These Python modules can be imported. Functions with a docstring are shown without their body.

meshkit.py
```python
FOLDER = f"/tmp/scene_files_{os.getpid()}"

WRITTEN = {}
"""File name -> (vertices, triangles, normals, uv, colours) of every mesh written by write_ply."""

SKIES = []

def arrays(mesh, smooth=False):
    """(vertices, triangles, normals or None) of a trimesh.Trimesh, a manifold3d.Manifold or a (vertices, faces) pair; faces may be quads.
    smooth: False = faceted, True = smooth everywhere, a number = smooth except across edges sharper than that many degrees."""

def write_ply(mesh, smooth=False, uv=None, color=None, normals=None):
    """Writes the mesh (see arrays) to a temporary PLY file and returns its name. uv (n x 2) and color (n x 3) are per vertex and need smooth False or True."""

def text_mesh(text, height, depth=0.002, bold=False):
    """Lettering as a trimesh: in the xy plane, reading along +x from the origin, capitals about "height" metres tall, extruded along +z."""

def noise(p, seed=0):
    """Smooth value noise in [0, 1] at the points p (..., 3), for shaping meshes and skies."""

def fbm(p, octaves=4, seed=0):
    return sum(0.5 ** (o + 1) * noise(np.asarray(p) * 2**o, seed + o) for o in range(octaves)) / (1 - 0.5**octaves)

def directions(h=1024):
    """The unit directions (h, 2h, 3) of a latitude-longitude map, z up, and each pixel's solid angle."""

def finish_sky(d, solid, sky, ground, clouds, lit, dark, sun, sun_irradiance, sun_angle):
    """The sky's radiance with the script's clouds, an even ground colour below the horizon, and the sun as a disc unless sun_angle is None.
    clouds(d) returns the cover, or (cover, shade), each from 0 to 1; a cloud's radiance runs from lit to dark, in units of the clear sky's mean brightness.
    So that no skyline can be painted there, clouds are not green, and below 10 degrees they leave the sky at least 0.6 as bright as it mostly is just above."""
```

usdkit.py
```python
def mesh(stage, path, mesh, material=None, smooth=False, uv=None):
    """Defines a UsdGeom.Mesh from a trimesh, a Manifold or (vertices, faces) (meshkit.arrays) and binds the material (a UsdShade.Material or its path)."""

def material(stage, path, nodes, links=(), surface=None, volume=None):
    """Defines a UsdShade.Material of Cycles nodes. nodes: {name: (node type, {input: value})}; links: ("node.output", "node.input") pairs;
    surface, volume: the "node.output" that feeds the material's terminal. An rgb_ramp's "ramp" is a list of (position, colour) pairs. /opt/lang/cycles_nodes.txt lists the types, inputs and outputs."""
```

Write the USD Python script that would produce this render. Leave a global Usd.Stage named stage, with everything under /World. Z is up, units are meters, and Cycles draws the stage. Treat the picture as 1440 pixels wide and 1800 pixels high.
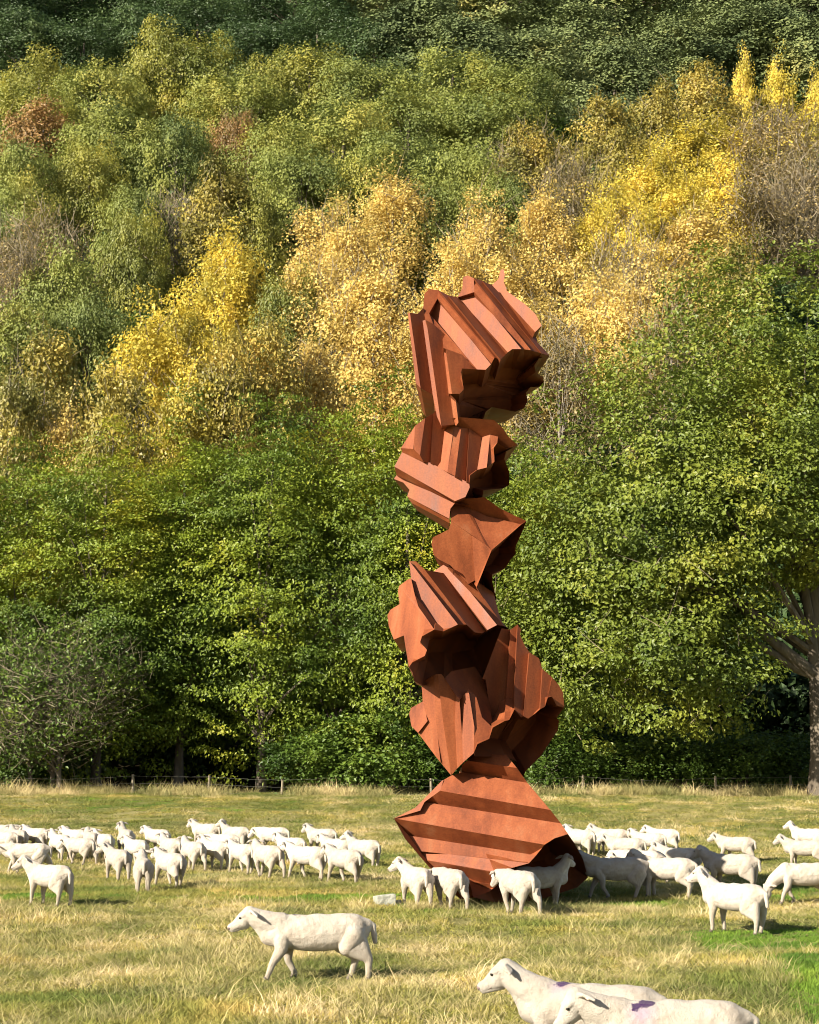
import math, numpy as np, trimesh, usdkit, meshkit
from manifold3d import Manifold
from pxr import Usd, UsdGeom, UsdLux, UsdShade, Sdf, Gf, Vt

stage = Usd.Stage.CreateInMemory()
UsdGeom.SetStageUpAxis(stage, UsdGeom.Tokens.z)
UsdGeom.SetStageMetersPerUnit(stage, 1.0)
UsdGeom.Xform.Define(stage, '/World')
UsdGeom.Scope.Define(stage, '/World/Looks')

# ---------------------------------------------------------------- camera, sky, sun, exposure
F, PITCH, EYE = 2750.0, math.atan(473 / 2750.0), 1.95      # focal length in photograph pixels (1440 wide)
cam = UsdGeom.Camera.Define(stage, '/World/camera')
cam.CreateHorizontalApertureAttr(36.0)
cam.CreateFocalLengthAttr(36.0 * F / 1440)
cam.CreateExposureAttr(1.62)
cam.AddTranslateOp().Set(Gf.Vec3d(0, 0, EYE))
cam.AddRotateXYZOp().Set(Gf.Vec3f(90 + math.degrees(PITCH), 0, 0))
SUN_AZ, SUN_EL = math.radians(38), math.radians(27)        # from the left, a little behind the camera
SUN = np.array([-math.cos(SUN_AZ) * math.cos(SUN_EL), -math.sin(SUN_AZ) * math.cos(SUN_EL), math.sin(SUN_EL)])
dome = UsdLux.DomeLight.Define(stage, '/World/sky')
sky = usdkit.material(stage, '/World/Looks/sky', {
    's': ('sky_texture', {'sky_type': 'single_scattering', 'sun_disc': False, 'sun_elevation': SUN_EL, 'sun_rotation': math.atan2(SUN[0], SUN[1])}),
    'b': ('background_shader', {'strength': 0.05})}, [('s.color', 'b.color')], surface='b.background')
UsdShade.MaterialBindingAPI.Apply(dome.GetPrim()).Bind(sky)
sun = UsdLux.DistantLight.Define(stage, '/World/sun')
sun.CreateNormalizeAttr(True)
sun.CreateIntensityAttr(1.2)
sun.CreateAngleAttr(0.53)
sun.CreateColorAttr(Gf.Vec3f(1.0, 0.91, 0.76))
sun.AddOrientOp().Set(Gf.Quatf(Gf.Rotation(Gf.Vec3d(0, 0, 1), Gf.Vec3d(*SUN)).GetQuat()))

# ---------------------------------------------------------------- helpers
def smooth(a, b, x):
    t = np.clip((np.asarray(x, float) - a) / (b - a), 0, 1)
    return t * t * (3 - 2 * t)

def at(px, py, d):
    """The point that photograph pixel (px, py) shows at the forward distance d."""
    px, py, d = (np.asarray(v, float) for v in (px, py, d))
    U = 900 - py
    t = d / (F * math.cos(PITCH) - U * math.sin(PITCH))
    return np.stack([(px - 720) * t, d + 0 * t, EYE + t * (F * math.sin(PITCH) + U * math.cos(PITCH))], -1)

def terrain(x, y):
    x, y = np.asarray(x, float), np.asarray(y, float)
    z = 1.45 * smooth(36, 58, y)
    k = smooth(0.06, 0.16, x / np.maximum(y, 20))
    top = 160 - 12 * k                                       # the wooded spur ends sooner on the right
    rise = lambda v: 0.76 * (v - 64) - 0.76 * 9 * (1 - np.exp(-(v - 64) / 9))
    v = np.maximum(y, 64)
    z = z + np.where(v < top, rise(np.minimum(v, top)), rise(top))
    z = z + np.where(v > 186, 0.92 * (np.minimum(v, 300) - 186), 0) + np.where(v > 300, 0.15 * (np.minimum(v, 420) - 300), 0)
    p = np.stack([x, y, 0 * x], -1)
    bump = 0.22 * (meshkit.fbm(p * 0.16, 2, 5) - 0.5) + 0.10 * (meshkit.fbm(p * 0.9, 2, 8) - 0.5)
    near = np.exp(-(((x - 1.3) / 2.2) ** 2 + ((y - 25) / 2.0) ** 2))
    return z + bump * (1 - near) + np.where(y > 64, 2.5 * (meshkit.fbm(p * 0.04, 2, 3) - 0.5) * smooth(64, 90, y), 0)

def ground_at(px, py):
    d = np.linspace(6, 60, 2200)
    p = at(np.full_like(d, px), np.full_like(d, py), d)
    k = int(np.argmax(p[:, 2] < terrain(p[:, 0], p[:, 1]) + 1e-6)) if (p[:, 2] < terrain(p[:, 0], p[:, 1])).any() else len(d) - 1
    q = p[k]
    return np.array([q[0], q[1], float(terrain(q[0], q[1]))])

used = {}
def numbered(parent, name):
    key = f'{parent}/{name}'
    n = used.get(key, 0)
    used[key] = n + 1
    return key if n == 0 else f'{key}_{n:03d}'

def tag(prim, label=None, cat=None, group=None, kind=None):
    for k, v in (('label', label), ('category', cat), ('group', group), ('kind', kind)):
        if v:
            prim.SetCustomDataByKey(k, v)
    return prim

def mesh(name, m, mat, parent='/World', smooth=False):
    return usdkit.mesh(stage, numbered(parent, name), m, mat, smooth).GetPrim()

def place(prim, loc=(0, 0, 0), rotz=0.0, scale=(1, 1, 1), tilt=0.0):
    x = UsdGeom.Xformable(prim)
    x.ClearXformOpOrder()
    x.AddTranslateOp().Set(Gf.Vec3d(*map(float, loc)))
    x.AddRotateXYZOp().Set(Gf.Vec3f(0, float(tilt), float(rotz)))
    x.AddScaleOp().Set(Gf.Vec3f(*map(float, scale)))

def thing(name, loc=(0, 0, 0), rotz=0.0, scale=(1, 1, 1)):
    p = UsdGeom.Xform.Define(stage, numbered('/World', name)).GetPrim()
    place(p, loc, rotz, scale)
    return p

stage.CreateClassPrim('/World/prototypes')
def proto(name):
    return str(UsdGeom.Xform.Define(stage, f'/World/prototypes/{name}').GetPath())

def copy_of(path, name, loc, rotz=0.0, scale=(1, 1, 1), tilt=0.0):
    p = UsdGeom.Xform.Define(stage, numbered('/World', name)).GetPrim()
    p.GetReferences().AddInternalReference(path)
    p.SetInstanceable(True)
    place(p, loc, rotz, scale, tilt)
    return p

def unit(v):
    return v / np.maximum(np.linalg.norm(v, axis=-1, keepdims=True), 1e-9)

def tube(path, radii, sides=6):
    """An open tapered tube along a path."""
    path, radii = np.asarray(path, float), np.asarray(radii, float)
    t = unit(np.gradient(path, axis=0))
    a = unit(np.cross(t, [0.31, 0.17, 0.93] if abs(t[:, 2]).mean() < 0.9 else [1.0, 0.1, 0.0]))
    b = np.cross(t, a)
    ang = np.arange(sides) * 2 * np.pi / sides
    v = path[:, None] + radii[:, None, None] * (np.cos(ang)[None, :, None] * a[:, None] + np.sin(ang)[None, :, None] * b[:, None])
    n = len(path)
    i, j = np.meshgrid(np.arange(n - 1), np.arange(sides), indexing='ij')
    q = np.stack([i * sides + j, i * sides + (j + 1) % sides, (i + 1) * sides + (j + 1) % sides, (i + 1) * sides + j], -1).reshape(-1, 4)
    return v.reshape(-1, 3), np.vstack([q[:, [0, 1, 2]], q[:, [0, 2, 3]]])

def join(parts):
    vs, fs, n = [], [], 0
    for v, f in parts:
        vs.append(v); fs.append(np.asarray(f) + n); n += len(v)
    return np.vstack(vs), np.vstack(fs)

# ---------------------------------------------------------------- materials
def leaf_material(name, ramp, rough=0.5, trans=0.28, patch=0.25, spec=0.35):
    lit = [(p, tuple(c)) for p, c in ramp]
    return usdkit.material(stage, f'/World/Looks/{name}', {
        'g': ('geometry', {}), 'o': ('object_info', {}),
        'n': ('noise_texture', {'scale': patch, 'detail': 3.0, 'roughness': 0.6}),
        'm1': ('math', {'math_type': 'multiply', 'value2': 0.42}),
        'm2': ('math', {'math_type': 'multiply_add', 'value2': 2.0, 'value3': -0.72}),
        'a': ('math', {'math_type': 'add'}),
        'm3': ('math', {'math_type': 'multiply_add', 'value2': 0.22, 'value3': -0.11}),
        'a2': ('math', {'math_type': 'add', 'use_clamp': True}),
        'r': ('rgb_ramp', {'ramp': lit}),
        'p': ('principled_bsdf', {'roughness': rough, 'specular_ior_level': spec}),
        't': ('translucent_bsdf', {}), 'mx': ('mix_closure', {'fac': trans})},
        [('g.position', 'n.vector'), ('g.random_per_island', 'm1.value1'), ('n.fac', 'm2.value1'), ('m1.value', 'a.value1'), ('m2.value', 'a.value2'),
         ('o.random', 'm3.value1'), ('a.value', 'a2.value1'), ('m3.value', 'a2.value2'), ('a2.value', 'r.fac'),
         ('r.color', 'p.base_color'), ('r.color', 't.color'), ('p.BSDF', 'mx.closure1'), ('t.BSDF', 'mx.closure2')], surface='mx.closure')

def noisy(name, ramp, scale=4.0, rough=0.8, bump=0.0, bump_scale=30.0, detail=5.0, stretch=(1, 1, 1), spec=0.3, distance=0.02, coord='object'):
    nodes = {'tc': ('texture_coordinate', {}), 'mp': ('mapping', {'scale': stretch}),
             'n': ('noise_texture', {'scale': scale, 'detail': detail, 'roughness': 0.6}), 'r': ('rgb_ramp', {'ramp': ramp}),
             'p': ('principled_bsdf', {'roughness': rough, 'specular_ior_level': spec})}
    links = [(f'tc.{coord}', 'mp.vector'), ('mp.vector', 'n.vector'), ('n.fac', 'r.fac'), ('r.color', 'p.base_color')]
    if bump:
        nodes |= {'n2': ('noise_texture', {'scale': bump_scale, 'detail': 4.0}), 'b': ('bump', {'strength': bump, 'distance': distance})}
        links += [('mp.vector', 'n2.vector'), ('n2.fac', 'b.height'), ('b.normal', 'p.normal')]
    return usdkit.material(stage, f'/World/Looks/{name}', nodes, links, surface='p.BSDF')

BARK = noisy('bark', [(0.3, (0.055, 0.042, 0.03)), (0.7, (0.15, 0.125, 0.095))], 3.0, 0.9, 0.7, 14.0, stretch=(1, 1, 0.25), distance=0.05)
PALE_BARK = noisy('pale_bark', [(0.3, (0.12, 0.10, 0.08)), (0.7, (0.30, 0.27, 0.22))], 3.0, 0.9, 0.5, 14.0, stretch=(1, 1, 0.25))

# ---------------------------------------------------------------- ground
def graded(lo, a, b, hi, fine, coarse):
    left = [a - (a - lo) * (k / coarse) ** 1.6 for k in range(coarse, 0, -1)]
    right = [b + (hi - b) * (k / coarse) ** 1.6 for k in range(1, coarse + 1)]
    return np.array(left + list(np.arange(a, b, fine)) + [b] + right)
gx, gy = graded(-420, -26, 26, 420, 0.45, 36), graded(-60, 6, 64, 520, 0.45, 60)
X, Y = np.meshgrid(gx, gy, indexing='ij')
V = np.stack([X, Y, terrain(X, Y)], -1).reshape(-1, 3)
I, J = np.meshgrid(np.arange(len(gx) - 1), np.arange(len(gy) - 1), indexing='ij')
w = len(gy)
Q = np.stack([I * w + J, (I + 1) * w + J, (I + 1) * w + J + 1, I * w + J + 1], -1).reshape(-1, 4)
GROUND = usdkit.material(stage, '/World/Looks/ground', {
    'g': ('geometry', {}), 'n1': ('noise_texture', {'scale': 0.45, 'detail': 6.0, 'roughness': 0.65}), 'n2': ('noise_texture', {'scale': 7.0, 'detail': 5.0, 'roughness': 0.7}),
    'r1': ('rgb_ramp', {'ramp': [(0.38, (0.11, 0.13, 0.030)), (0.55, (0.24, 0.22, 0.08)), (0.7, (0.35, 0.30, 0.14))]}),
    'r2': ('rgb_ramp', {'ramp': [(0.3, (0.45, 0.45, 0.42)), (0.7, (1.1, 1.1, 1.1))]}), 'mu': ('mix', {'mix_type': 'multiply', 'fac': 1.0}),
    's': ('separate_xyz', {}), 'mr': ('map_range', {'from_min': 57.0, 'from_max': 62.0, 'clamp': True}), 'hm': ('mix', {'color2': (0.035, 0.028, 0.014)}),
    'b': ('bump', {'strength': 0.8, 'distance': 0.06}), 'p': ('principled_bsdf', {'roughness': 0.95, 'specular_ior_level': 0.1})},
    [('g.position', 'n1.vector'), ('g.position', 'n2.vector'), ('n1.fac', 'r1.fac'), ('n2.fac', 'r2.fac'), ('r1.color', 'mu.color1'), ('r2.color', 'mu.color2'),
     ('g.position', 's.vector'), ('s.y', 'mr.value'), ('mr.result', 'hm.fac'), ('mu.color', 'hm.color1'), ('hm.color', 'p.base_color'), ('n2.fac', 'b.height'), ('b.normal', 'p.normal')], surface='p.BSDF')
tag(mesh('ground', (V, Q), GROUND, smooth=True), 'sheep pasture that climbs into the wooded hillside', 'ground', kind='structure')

# ---------------------------------------------------------------- the sculpture: a stack of folded weathering-steel blocks
# every block: (points as photograph pixel x, y and metres in front of the sculpture's middle plane), triangles of its front, which of them open into a pit added to deepen the shade; SHIFT is the block's own distance
SCULPT = {
  'top': ([[744.4,541.3,-0.039],[745.9,516.9,-0.14],[754.4,507.5,-0.197],[771.3,510.3,-0.222],[769.4,524.4,-0.161],[754.4,550.6,-0.024],[761.9,569.4,0.036],[747.8,561.9,0.036],[754.4,550.6,-0.306],[769.4,524.4,-0.27],[863.1,640.3,0.707],[853.8,649.9,0.667],[838.8,649.1,0.559],[769.4,524.4,-0.118],[771.3,510.3,-0.227],[869.7,628.1,0.525],[863.1,640.3,0.627],[771.3,510.3,-0.085],[788.1,518.8,-0.216],[880.0,632.3,0.503],[869.7,628.1,0.604],[788.1,518.8,-0.051],[805.0,522.5,-0.386],[892.8,619.1,0.014],[880.0,632.3,0.709],[805.0,522.5,-0.403],[812.5,507.5,-0.329],[814.4,486.9,-0.286],[821.9,484.1,-0.23],[833.1,488.8,-0.158],[834.1,513.1,-0.185],[805.0,522.5,-0.524],[834.1,513.1,-0.342],[916.6,613.5,0.51],[900.6,613.5,0.396],[892.8,619.1,0.356],[834.1,513.1,-0.129],[833.1,488.8,-0.225],[933.4,615.4,0.213],[916.6,613.5,0.216],[833.1,488.8,-0.102],[848.1,493.4,-0.246],[952.2,621.0,-0.091],[933.4,615.4,0.091],[848.1,493.4,-0.146],[865.0,500.9,-0.332],[940.9,583.4,-0.423],[944.7,601.3,-0.217],[966.3,625.3,-0.235],[952.2,621.0,-0.049],[865.0,500.9,-0.583],[876.3,490.6,-0.523],[880.0,475.6,-0.529],[884.7,471.9,-0.503],[887.5,481.3,-0.462],[885.6,494.4,-0.447],[891.3,511.3,-0.369],[906.3,522.5,-0.235],[923.1,534.7,-0.087],[941.9,552.5,0.089],[952.2,572.2,0.207],[940.9,583.4,0.149],[754.4,550.6,-0.125],[838.8,649.1,0.508],[831.3,643.1,0.474],[812.5,623.4,0.351],[779.7,611.3,0.319],[778.4,595.6,0.194],[782.5,588.1,0.124],[761.9,569.4,0.014],[716.9,549.7,0.065],[720.6,549.7,0.091],[739.4,682.5,0.051],[730.9,673.1,0.004],[720.6,549.7,0.18],[734.7,551.0,0.081],[744.4,541.3,0.008],[747.8,561.9,-0.005],[743.1,563.8,0.029],[760.9,693.8,-0.027],[739.4,682.5,0.118],[743.1,563.8,0.073],[747.8,561.9,0.102],[751.0,572.2,0.113],[775.9,748.1,0.126],[768.4,732.2,0.094],[760.9,693.8,0.079],[747.8,561.9,0.242],[761.9,569.4,0.169],[782.5,588.1,0.072],[778.4,595.6,0.106],[779.7,611.3,0.12],[789.1,691.9,0.172],[791.9,693.2,0.158],[798.4,746.3,0.191],[775.9,748.1,0.326],[751.0,572.2,0.237],[779.7,611.3,0.321],[784.0,614.1,0.364],[794.7,692.3,0.421],[789.1,691.9,0.362],[779.7,611.3,0.584],[812.5,623.4,0.484],[831.3,643.1,0.415],[838.8,649.1,0.389],[812.5,647.8,0.462],[810.6,654.4,0.461],[815.3,684.4,0.42],[807.8,692.3,0.433],[794.7,692.3,0.469],[784.0,614.1,0.57],[791.9,693.2,0.222],[801.3,703.1,0.298],[805.9,742.5,0.251],[802.2,748.1,0.198],[798.4,746.3,0.162],[869.7,628.1,0.566],[880.0,632.3,0.483],[892.8,619.1,0.485],[900.6,613.5,0.458],[916.6,613.5,0.276],[933.4,615.4,0.064],[952.2,621.0,-0.212],[966.3,625.3,-0.42],[947.5,630.0,-0.259],[939.6,642.2,-0.343],[869.7,644.1,0.45],[941.9,654.4,-0.45],[955.0,662.8,-0.775],[859.4,649.1,0.457],[853.8,649.9,0.518],[863.1,640.3,0.521],[838.8,649.1,0.625],[955.9,671.3,-1.025],[949.4,679.7,-1.043],[932.5,680.6,-0.699],[815.3,684.4,0.417],[810.6,654.4,0.901],[812.5,647.8,0.954],[925.0,690.0,-0.556],[927.8,705.0,-0.687],[921.3,717.2,-0.725],[906.3,723.8,-0.658],[865.0,715.3,-0.364],[801.3,703.1,0.449],[791.9,693.2,0.446],[794.7,692.3,0.431],[807.8,692.3,0.33],[853.8,723.8,-0.374],[850.0,735.9,-0.441],[812.5,750.0,-0.039],[802.2,748.1,0.129],[805.9,742.5,0.132]],
    [[0,7,6],[2,1,0],[3,2,0],[4,3,0],[5,4,0],[6,5,0],[8,12,11],[9,8,11],[10,9,11],[13,16,15],[14,13,15],[17,20,19],[18,17,19],[21,24,23],[22,21,23],[25,30,29],[26,25,29],[27,26,29],[28,27,29],[31,35,34],[32,31,34],[33,32,34],[36,39,38],[37,36,38],[40,43,42],[41,40,42],[45,44,49],[47,46,45],[49,48,47],[45,49,47],[50,61,60],[53,52,51],[54,53,51],[55,54,51],[56,55,51],[59,58,57],[60,59,57],[50,60,57],[56,51,50],[57,56,50],[62,69,68],[63,62,68],[64,63,68],[65,64,68],[66,65,68],[67,66,68],[70,73,72],[71,70,72],[74,80,79],[75,74,79],[77,76,75],[78,77,75],[79,78,75],[81,86,85],[82,81,85],[83,82,85],[84,83,85],[88,87,96],[89,88,96],[90,89,96],[91,90,96],[92,91,96],[94,93,92],[95,94,92],[96,95,92],[97,100,99],[98,97,99],[102,101,110],[103,102,110],[104,103,110],[105,104,110],[106,105,110],[107,106,110],[108,107,110],[109,108,110],[111,115,114],[112,111,114],[113,112,114],[117,116,126],[118,117,126],[119,118,126],[120,119,126],[121,120,126],[122,121,126],[123,122,126],[124,123,126],[125,124,126],[126,116,131],[127,125,126],[128,127,126],[129,128,126],[130,129,126],[131,130,126],[132,138,137],[130,132,137],[128,129,130],[133,128,130],[134,133,130],[135,134,130],[136,135,130],[137,136,130],[135,136,147],[139,135,147],[140,139,147],[141,140,147],[142,141,147],[143,142,147],[144,143,147],[145,144,147],[146,145,147],[143,144,152],[148,143,152],[149,148,152],[150,149,152],[151,150,152]],
    [78,79,80,81,82,83,84,85,86,87,88,89,90,91,92,93,94,95,96,97,98,99,100,101,102,103,104,105,106,107,108,109,110,111,112,113,114]),
  'neck': ([[705.0,787.5,-0.098],[730.0,748.3,0.043],[726.7,789.2,0.114],[730.0,748.3,0.074],[747.5,735.0,0.069],[738.3,800.0,0.114],[726.7,789.2,0.104],[705.0,787.5,-0.086],[726.7,789.2,0.112],[738.3,800.0,0.112],[744.2,811.7,0.047],[706.7,795.0,-0.149],[747.5,735.0,0.126],[761.7,726.7,0.017],[756.7,813.3,-0.024],[744.2,811.7,0.081],[738.3,800.0,0.14],[761.7,726.7,0.087],[766.7,721.7,0.057],[776.7,751.7,-0.008],[781.7,755.8,-0.039],[775.0,811.7,-0.002],[769.2,820.0,0.034],[756.7,813.3,0.112],[781.7,755.8,-0.01],[786.7,750.0,0.022],[798.3,748.3,0.124],[786.7,830.0,0.213],[769.2,820.0,0.029],[775.0,811.7,0.062],[798.3,748.3,0.109],[810.8,752.5,0.114],[800.0,836.7,0.222],[786.7,830.0,0.214],[810.8,752.5,0.159],[825.0,753.3,0.03],[820.0,846.7,0.153],[800.0,836.7,0.327],[825.0,753.3,0.092],[846.7,768.3,-0.048],[839.2,825.8,0.137],[826.7,835.0,0.257],[825.0,849.2,0.301],[820.0,846.7,0.335],[846.7,768.3,-0.07],[861.7,764.2,0.007],[855.8,821.7,0.226],[839.2,825.8,0.138],[861.7,764.2,0.011],[875.8,767.5,0.012],[874.2,778.3,0.036],[868.3,786.7,0.058],[869.2,811.7,0.112],[855.8,821.7,0.141],[776.7,751.7,0.062],[780.0,738.3,0.182],[806.7,733.3,0.237],[850.0,736.7,0.225],[868.3,738.3,0.218],[883.3,751.7,0.105],[891.7,765.0,-0.009],[910.0,782.5,-0.157],[890.0,788.3,-0.216],[874.2,778.3,-0.134],[875.8,767.5,-0.038],[861.7,764.2,-0.014],[846.7,768.3,-0.057],[825.0,753.3,0.067],[810.8,752.5,0.069],[798.3,748.3,0.101],[786.7,750.0,0.081],[781.7,755.8,0.028],[874.2,778.3,0.203],[890.0,788.3,-0.109],[910.0,782.5,-0.349],[890.0,793.3,-0.151],[886.7,806.7,-0.216],[895.0,828.3,-0.516],[895.0,853.3,-0.726],[885.0,858.3,-0.624],[850.0,861.7,-0.147],[848.3,873.3,-0.22],[855.0,886.7,-0.371],[830.0,870.0,0.069],[825.8,856.7,0.259],[825.0,849.2,0.318],[826.7,835.0,0.412],[839.2,825.8,0.309],[855.8,821.7,0.104],[869.2,811.7,-0.005],[868.3,786.7,0.217],[706.7,795.0,-0.13],[744.2,811.7,-0.002],[756.7,813.3,0.04],[769.2,820.0,0.082],[786.7,830.0,0.143],[800.0,836.7,0.188],[820.0,846.7,0.257],[825.0,849.2,0.274],[825.8,856.7,0.278],[818.3,873.3,0.258],[800.0,880.8,0.2],[693.3,820.0,-0.167],[693.3,820.0,-0.006],[800.0,880.8,0.013],[799.2,885.0,-0.047],[697.5,835.0,-0.165],[697.5,835.0,-0.29],[692.5,841.7,-0.297],[709.2,848.3,-0.244],[720.0,860.8,-0.202],[715.8,872.5,-0.201],[790.0,911.7,0.044],[791.7,894.2,0.03],[799.2,885.0,0.041],[715.8,872.5,-0.205],[724.2,884.2,-0.258],[790.8,920.0,-0.091],[790.0,911.7,-0.011],[800.0,880.8,0.101],[818.3,873.3,0.093],[830.0,888.3,-0.183],[799.2,885.0,0.049]],
    [[0,2,1],[3,6,5],[4,3,5],[7,11,10],[8,7,10],[9,8,10],[12,16,15],[13,12,15],[14,13,15],[17,23,22],[18,17,22],[19,18,22],[20,19,22],[21,20,22],[25,24,29],[26,25,29],[27,26,29],[28,27,29],[30,33,32],[31,30,32],[34,37,36],[35,34,36],[38,43,42],[40,39,38],[41,40,38],[42,41,38],[44,47,46],[45,44,46],[48,53,52],[50,49,48],[51,50,48],[52,51,48],[54,71,70],[55,54,70],[56,55,70],[57,56,70],[59,58,57],[60,59,57],[61,60,57],[63,62,61],[64,63,61],[67,66,65],[69,68,67],[57,70,69],[64,61,57],[65,64,57],[67,65,57],[69,67,57],[72,90,89],[73,72,89],[75,74,73],[76,75,73],[78,77,76],[79,78,76],[80,79,76],[83,82,81],[84,83,81],[85,84,81],[86,85,81],[87,86,81],[88,87,81],[76,73,89],[80,76,89],[88,81,80],[89,88,80],[91,102,101],[92,91,101],[93,92,101],[94,93,101],[95,94,101],[96,95,101],[97,96,101],[98,97,101],[99,98,101],[100,99,101],[103,106,105],[104,103,105],[113,114,107],[112,113,107],[110,111,112],[109,110,112],[107,108,109],[112,107,109],[118,115,116],[117,118,116],[119,122,121],[120,119,121],[84,120,121],[83,84,121],[82,83,121]],
    [48,49,50,51,52,53,54,55,56,57,58,59,60,61,62,63,64,85,86,87,88,89]),
  'diamond': ([[799.7,882.9,-0.017],[817.8,876.7,0.067],[840.0,875.3,0.12],[851.1,873.9,0.152],[878.9,893.3,0.044],[905.3,906.5,-0.015],[926.1,915.6,-0.051],[916.4,921.8,-0.12],[855.3,907.2,-0.114],[824.7,891.9,-0.045],[815.7,889.2,-0.039],[801.1,886.4,-0.043],[792.1,894.7,0.065],[801.1,886.4,-0.024],[815.7,889.2,-0.058],[853.9,957.2,0.269],[792.8,915.6,0.205],[815.7,889.2,-0.033],[824.7,891.9,-0.08],[845.6,937.8,0.167],[864.3,966.9,0.28],[853.9,957.2,0.275],[824.7,891.9,-0.091],[855.3,907.2,-0.049],[916.4,921.8,-0.06],[864.3,966.9,0.293],[845.6,937.8,0.149],[792.8,915.6,0.221],[830.3,941.9,0.19],[835.8,1019.7,-0.079],[823.3,1026.7,-0.125],[799.7,1001.7,-0.075],[791.4,993.3,-0.059],[771.9,983.6,-0.057],[762.2,975.3,-0.044],[758.8,955.8,0.02],[760.8,944.7,0.063],[777.5,936.4,0.121],[788.6,930.8,0.16],[792.1,921.1,0.2],[830.3,941.9,0.229],[853.9,957.2,0.266],[864.3,966.9,0.274],[837.9,1032.2,-0.019],[835.8,1019.7,0.012],[864.3,966.9,0.319],[916.4,921.8,-0.01],[926.1,915.6,-0.092],[921.9,926.7,-0.137],[912.2,948.9,-0.209],[906.7,960.0,-0.235],[906.7,973.9,-0.369],[896.9,985.0,-0.333],[888.6,998.9,-0.345],[865.0,1010.0,-0.106],[865.7,1023.9,-0.25],[873.3,1054.4,-0.655],[855.3,1060.0,-0.446],[837.9,1032.2,0.077]],
    [[0,11,10],[1,0,10],[2,1,10],[3,2,10],[4,3,10],[5,4,10],[6,5,10],[8,7,6],[9,8,6],[10,9,6],[12,16,15],[13,12,15],[14,13,15],[18,17,21],[19,18,21],[20,19,21],[22,26,25],[23,22,25],[24,23,25],[28,27,39],[29,28,39],[30,29,39],[31,30,39],[32,31,39],[33,32,39],[35,34,33],[36,35,33],[37,36,33],[38,37,33],[39,38,33],[40,44,43],[41,40,43],[42,41,43],[45,58,57],[47,46,45],[48,47,45],[49,48,45],[50,49,45],[51,50,45],[52,51,45],[53,52,45],[54,53,45],[57,56,55],[54,45,57],[55,54,57]],
    [33,34,35,36,37,38,39,40,41,42,43,44]),
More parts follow.
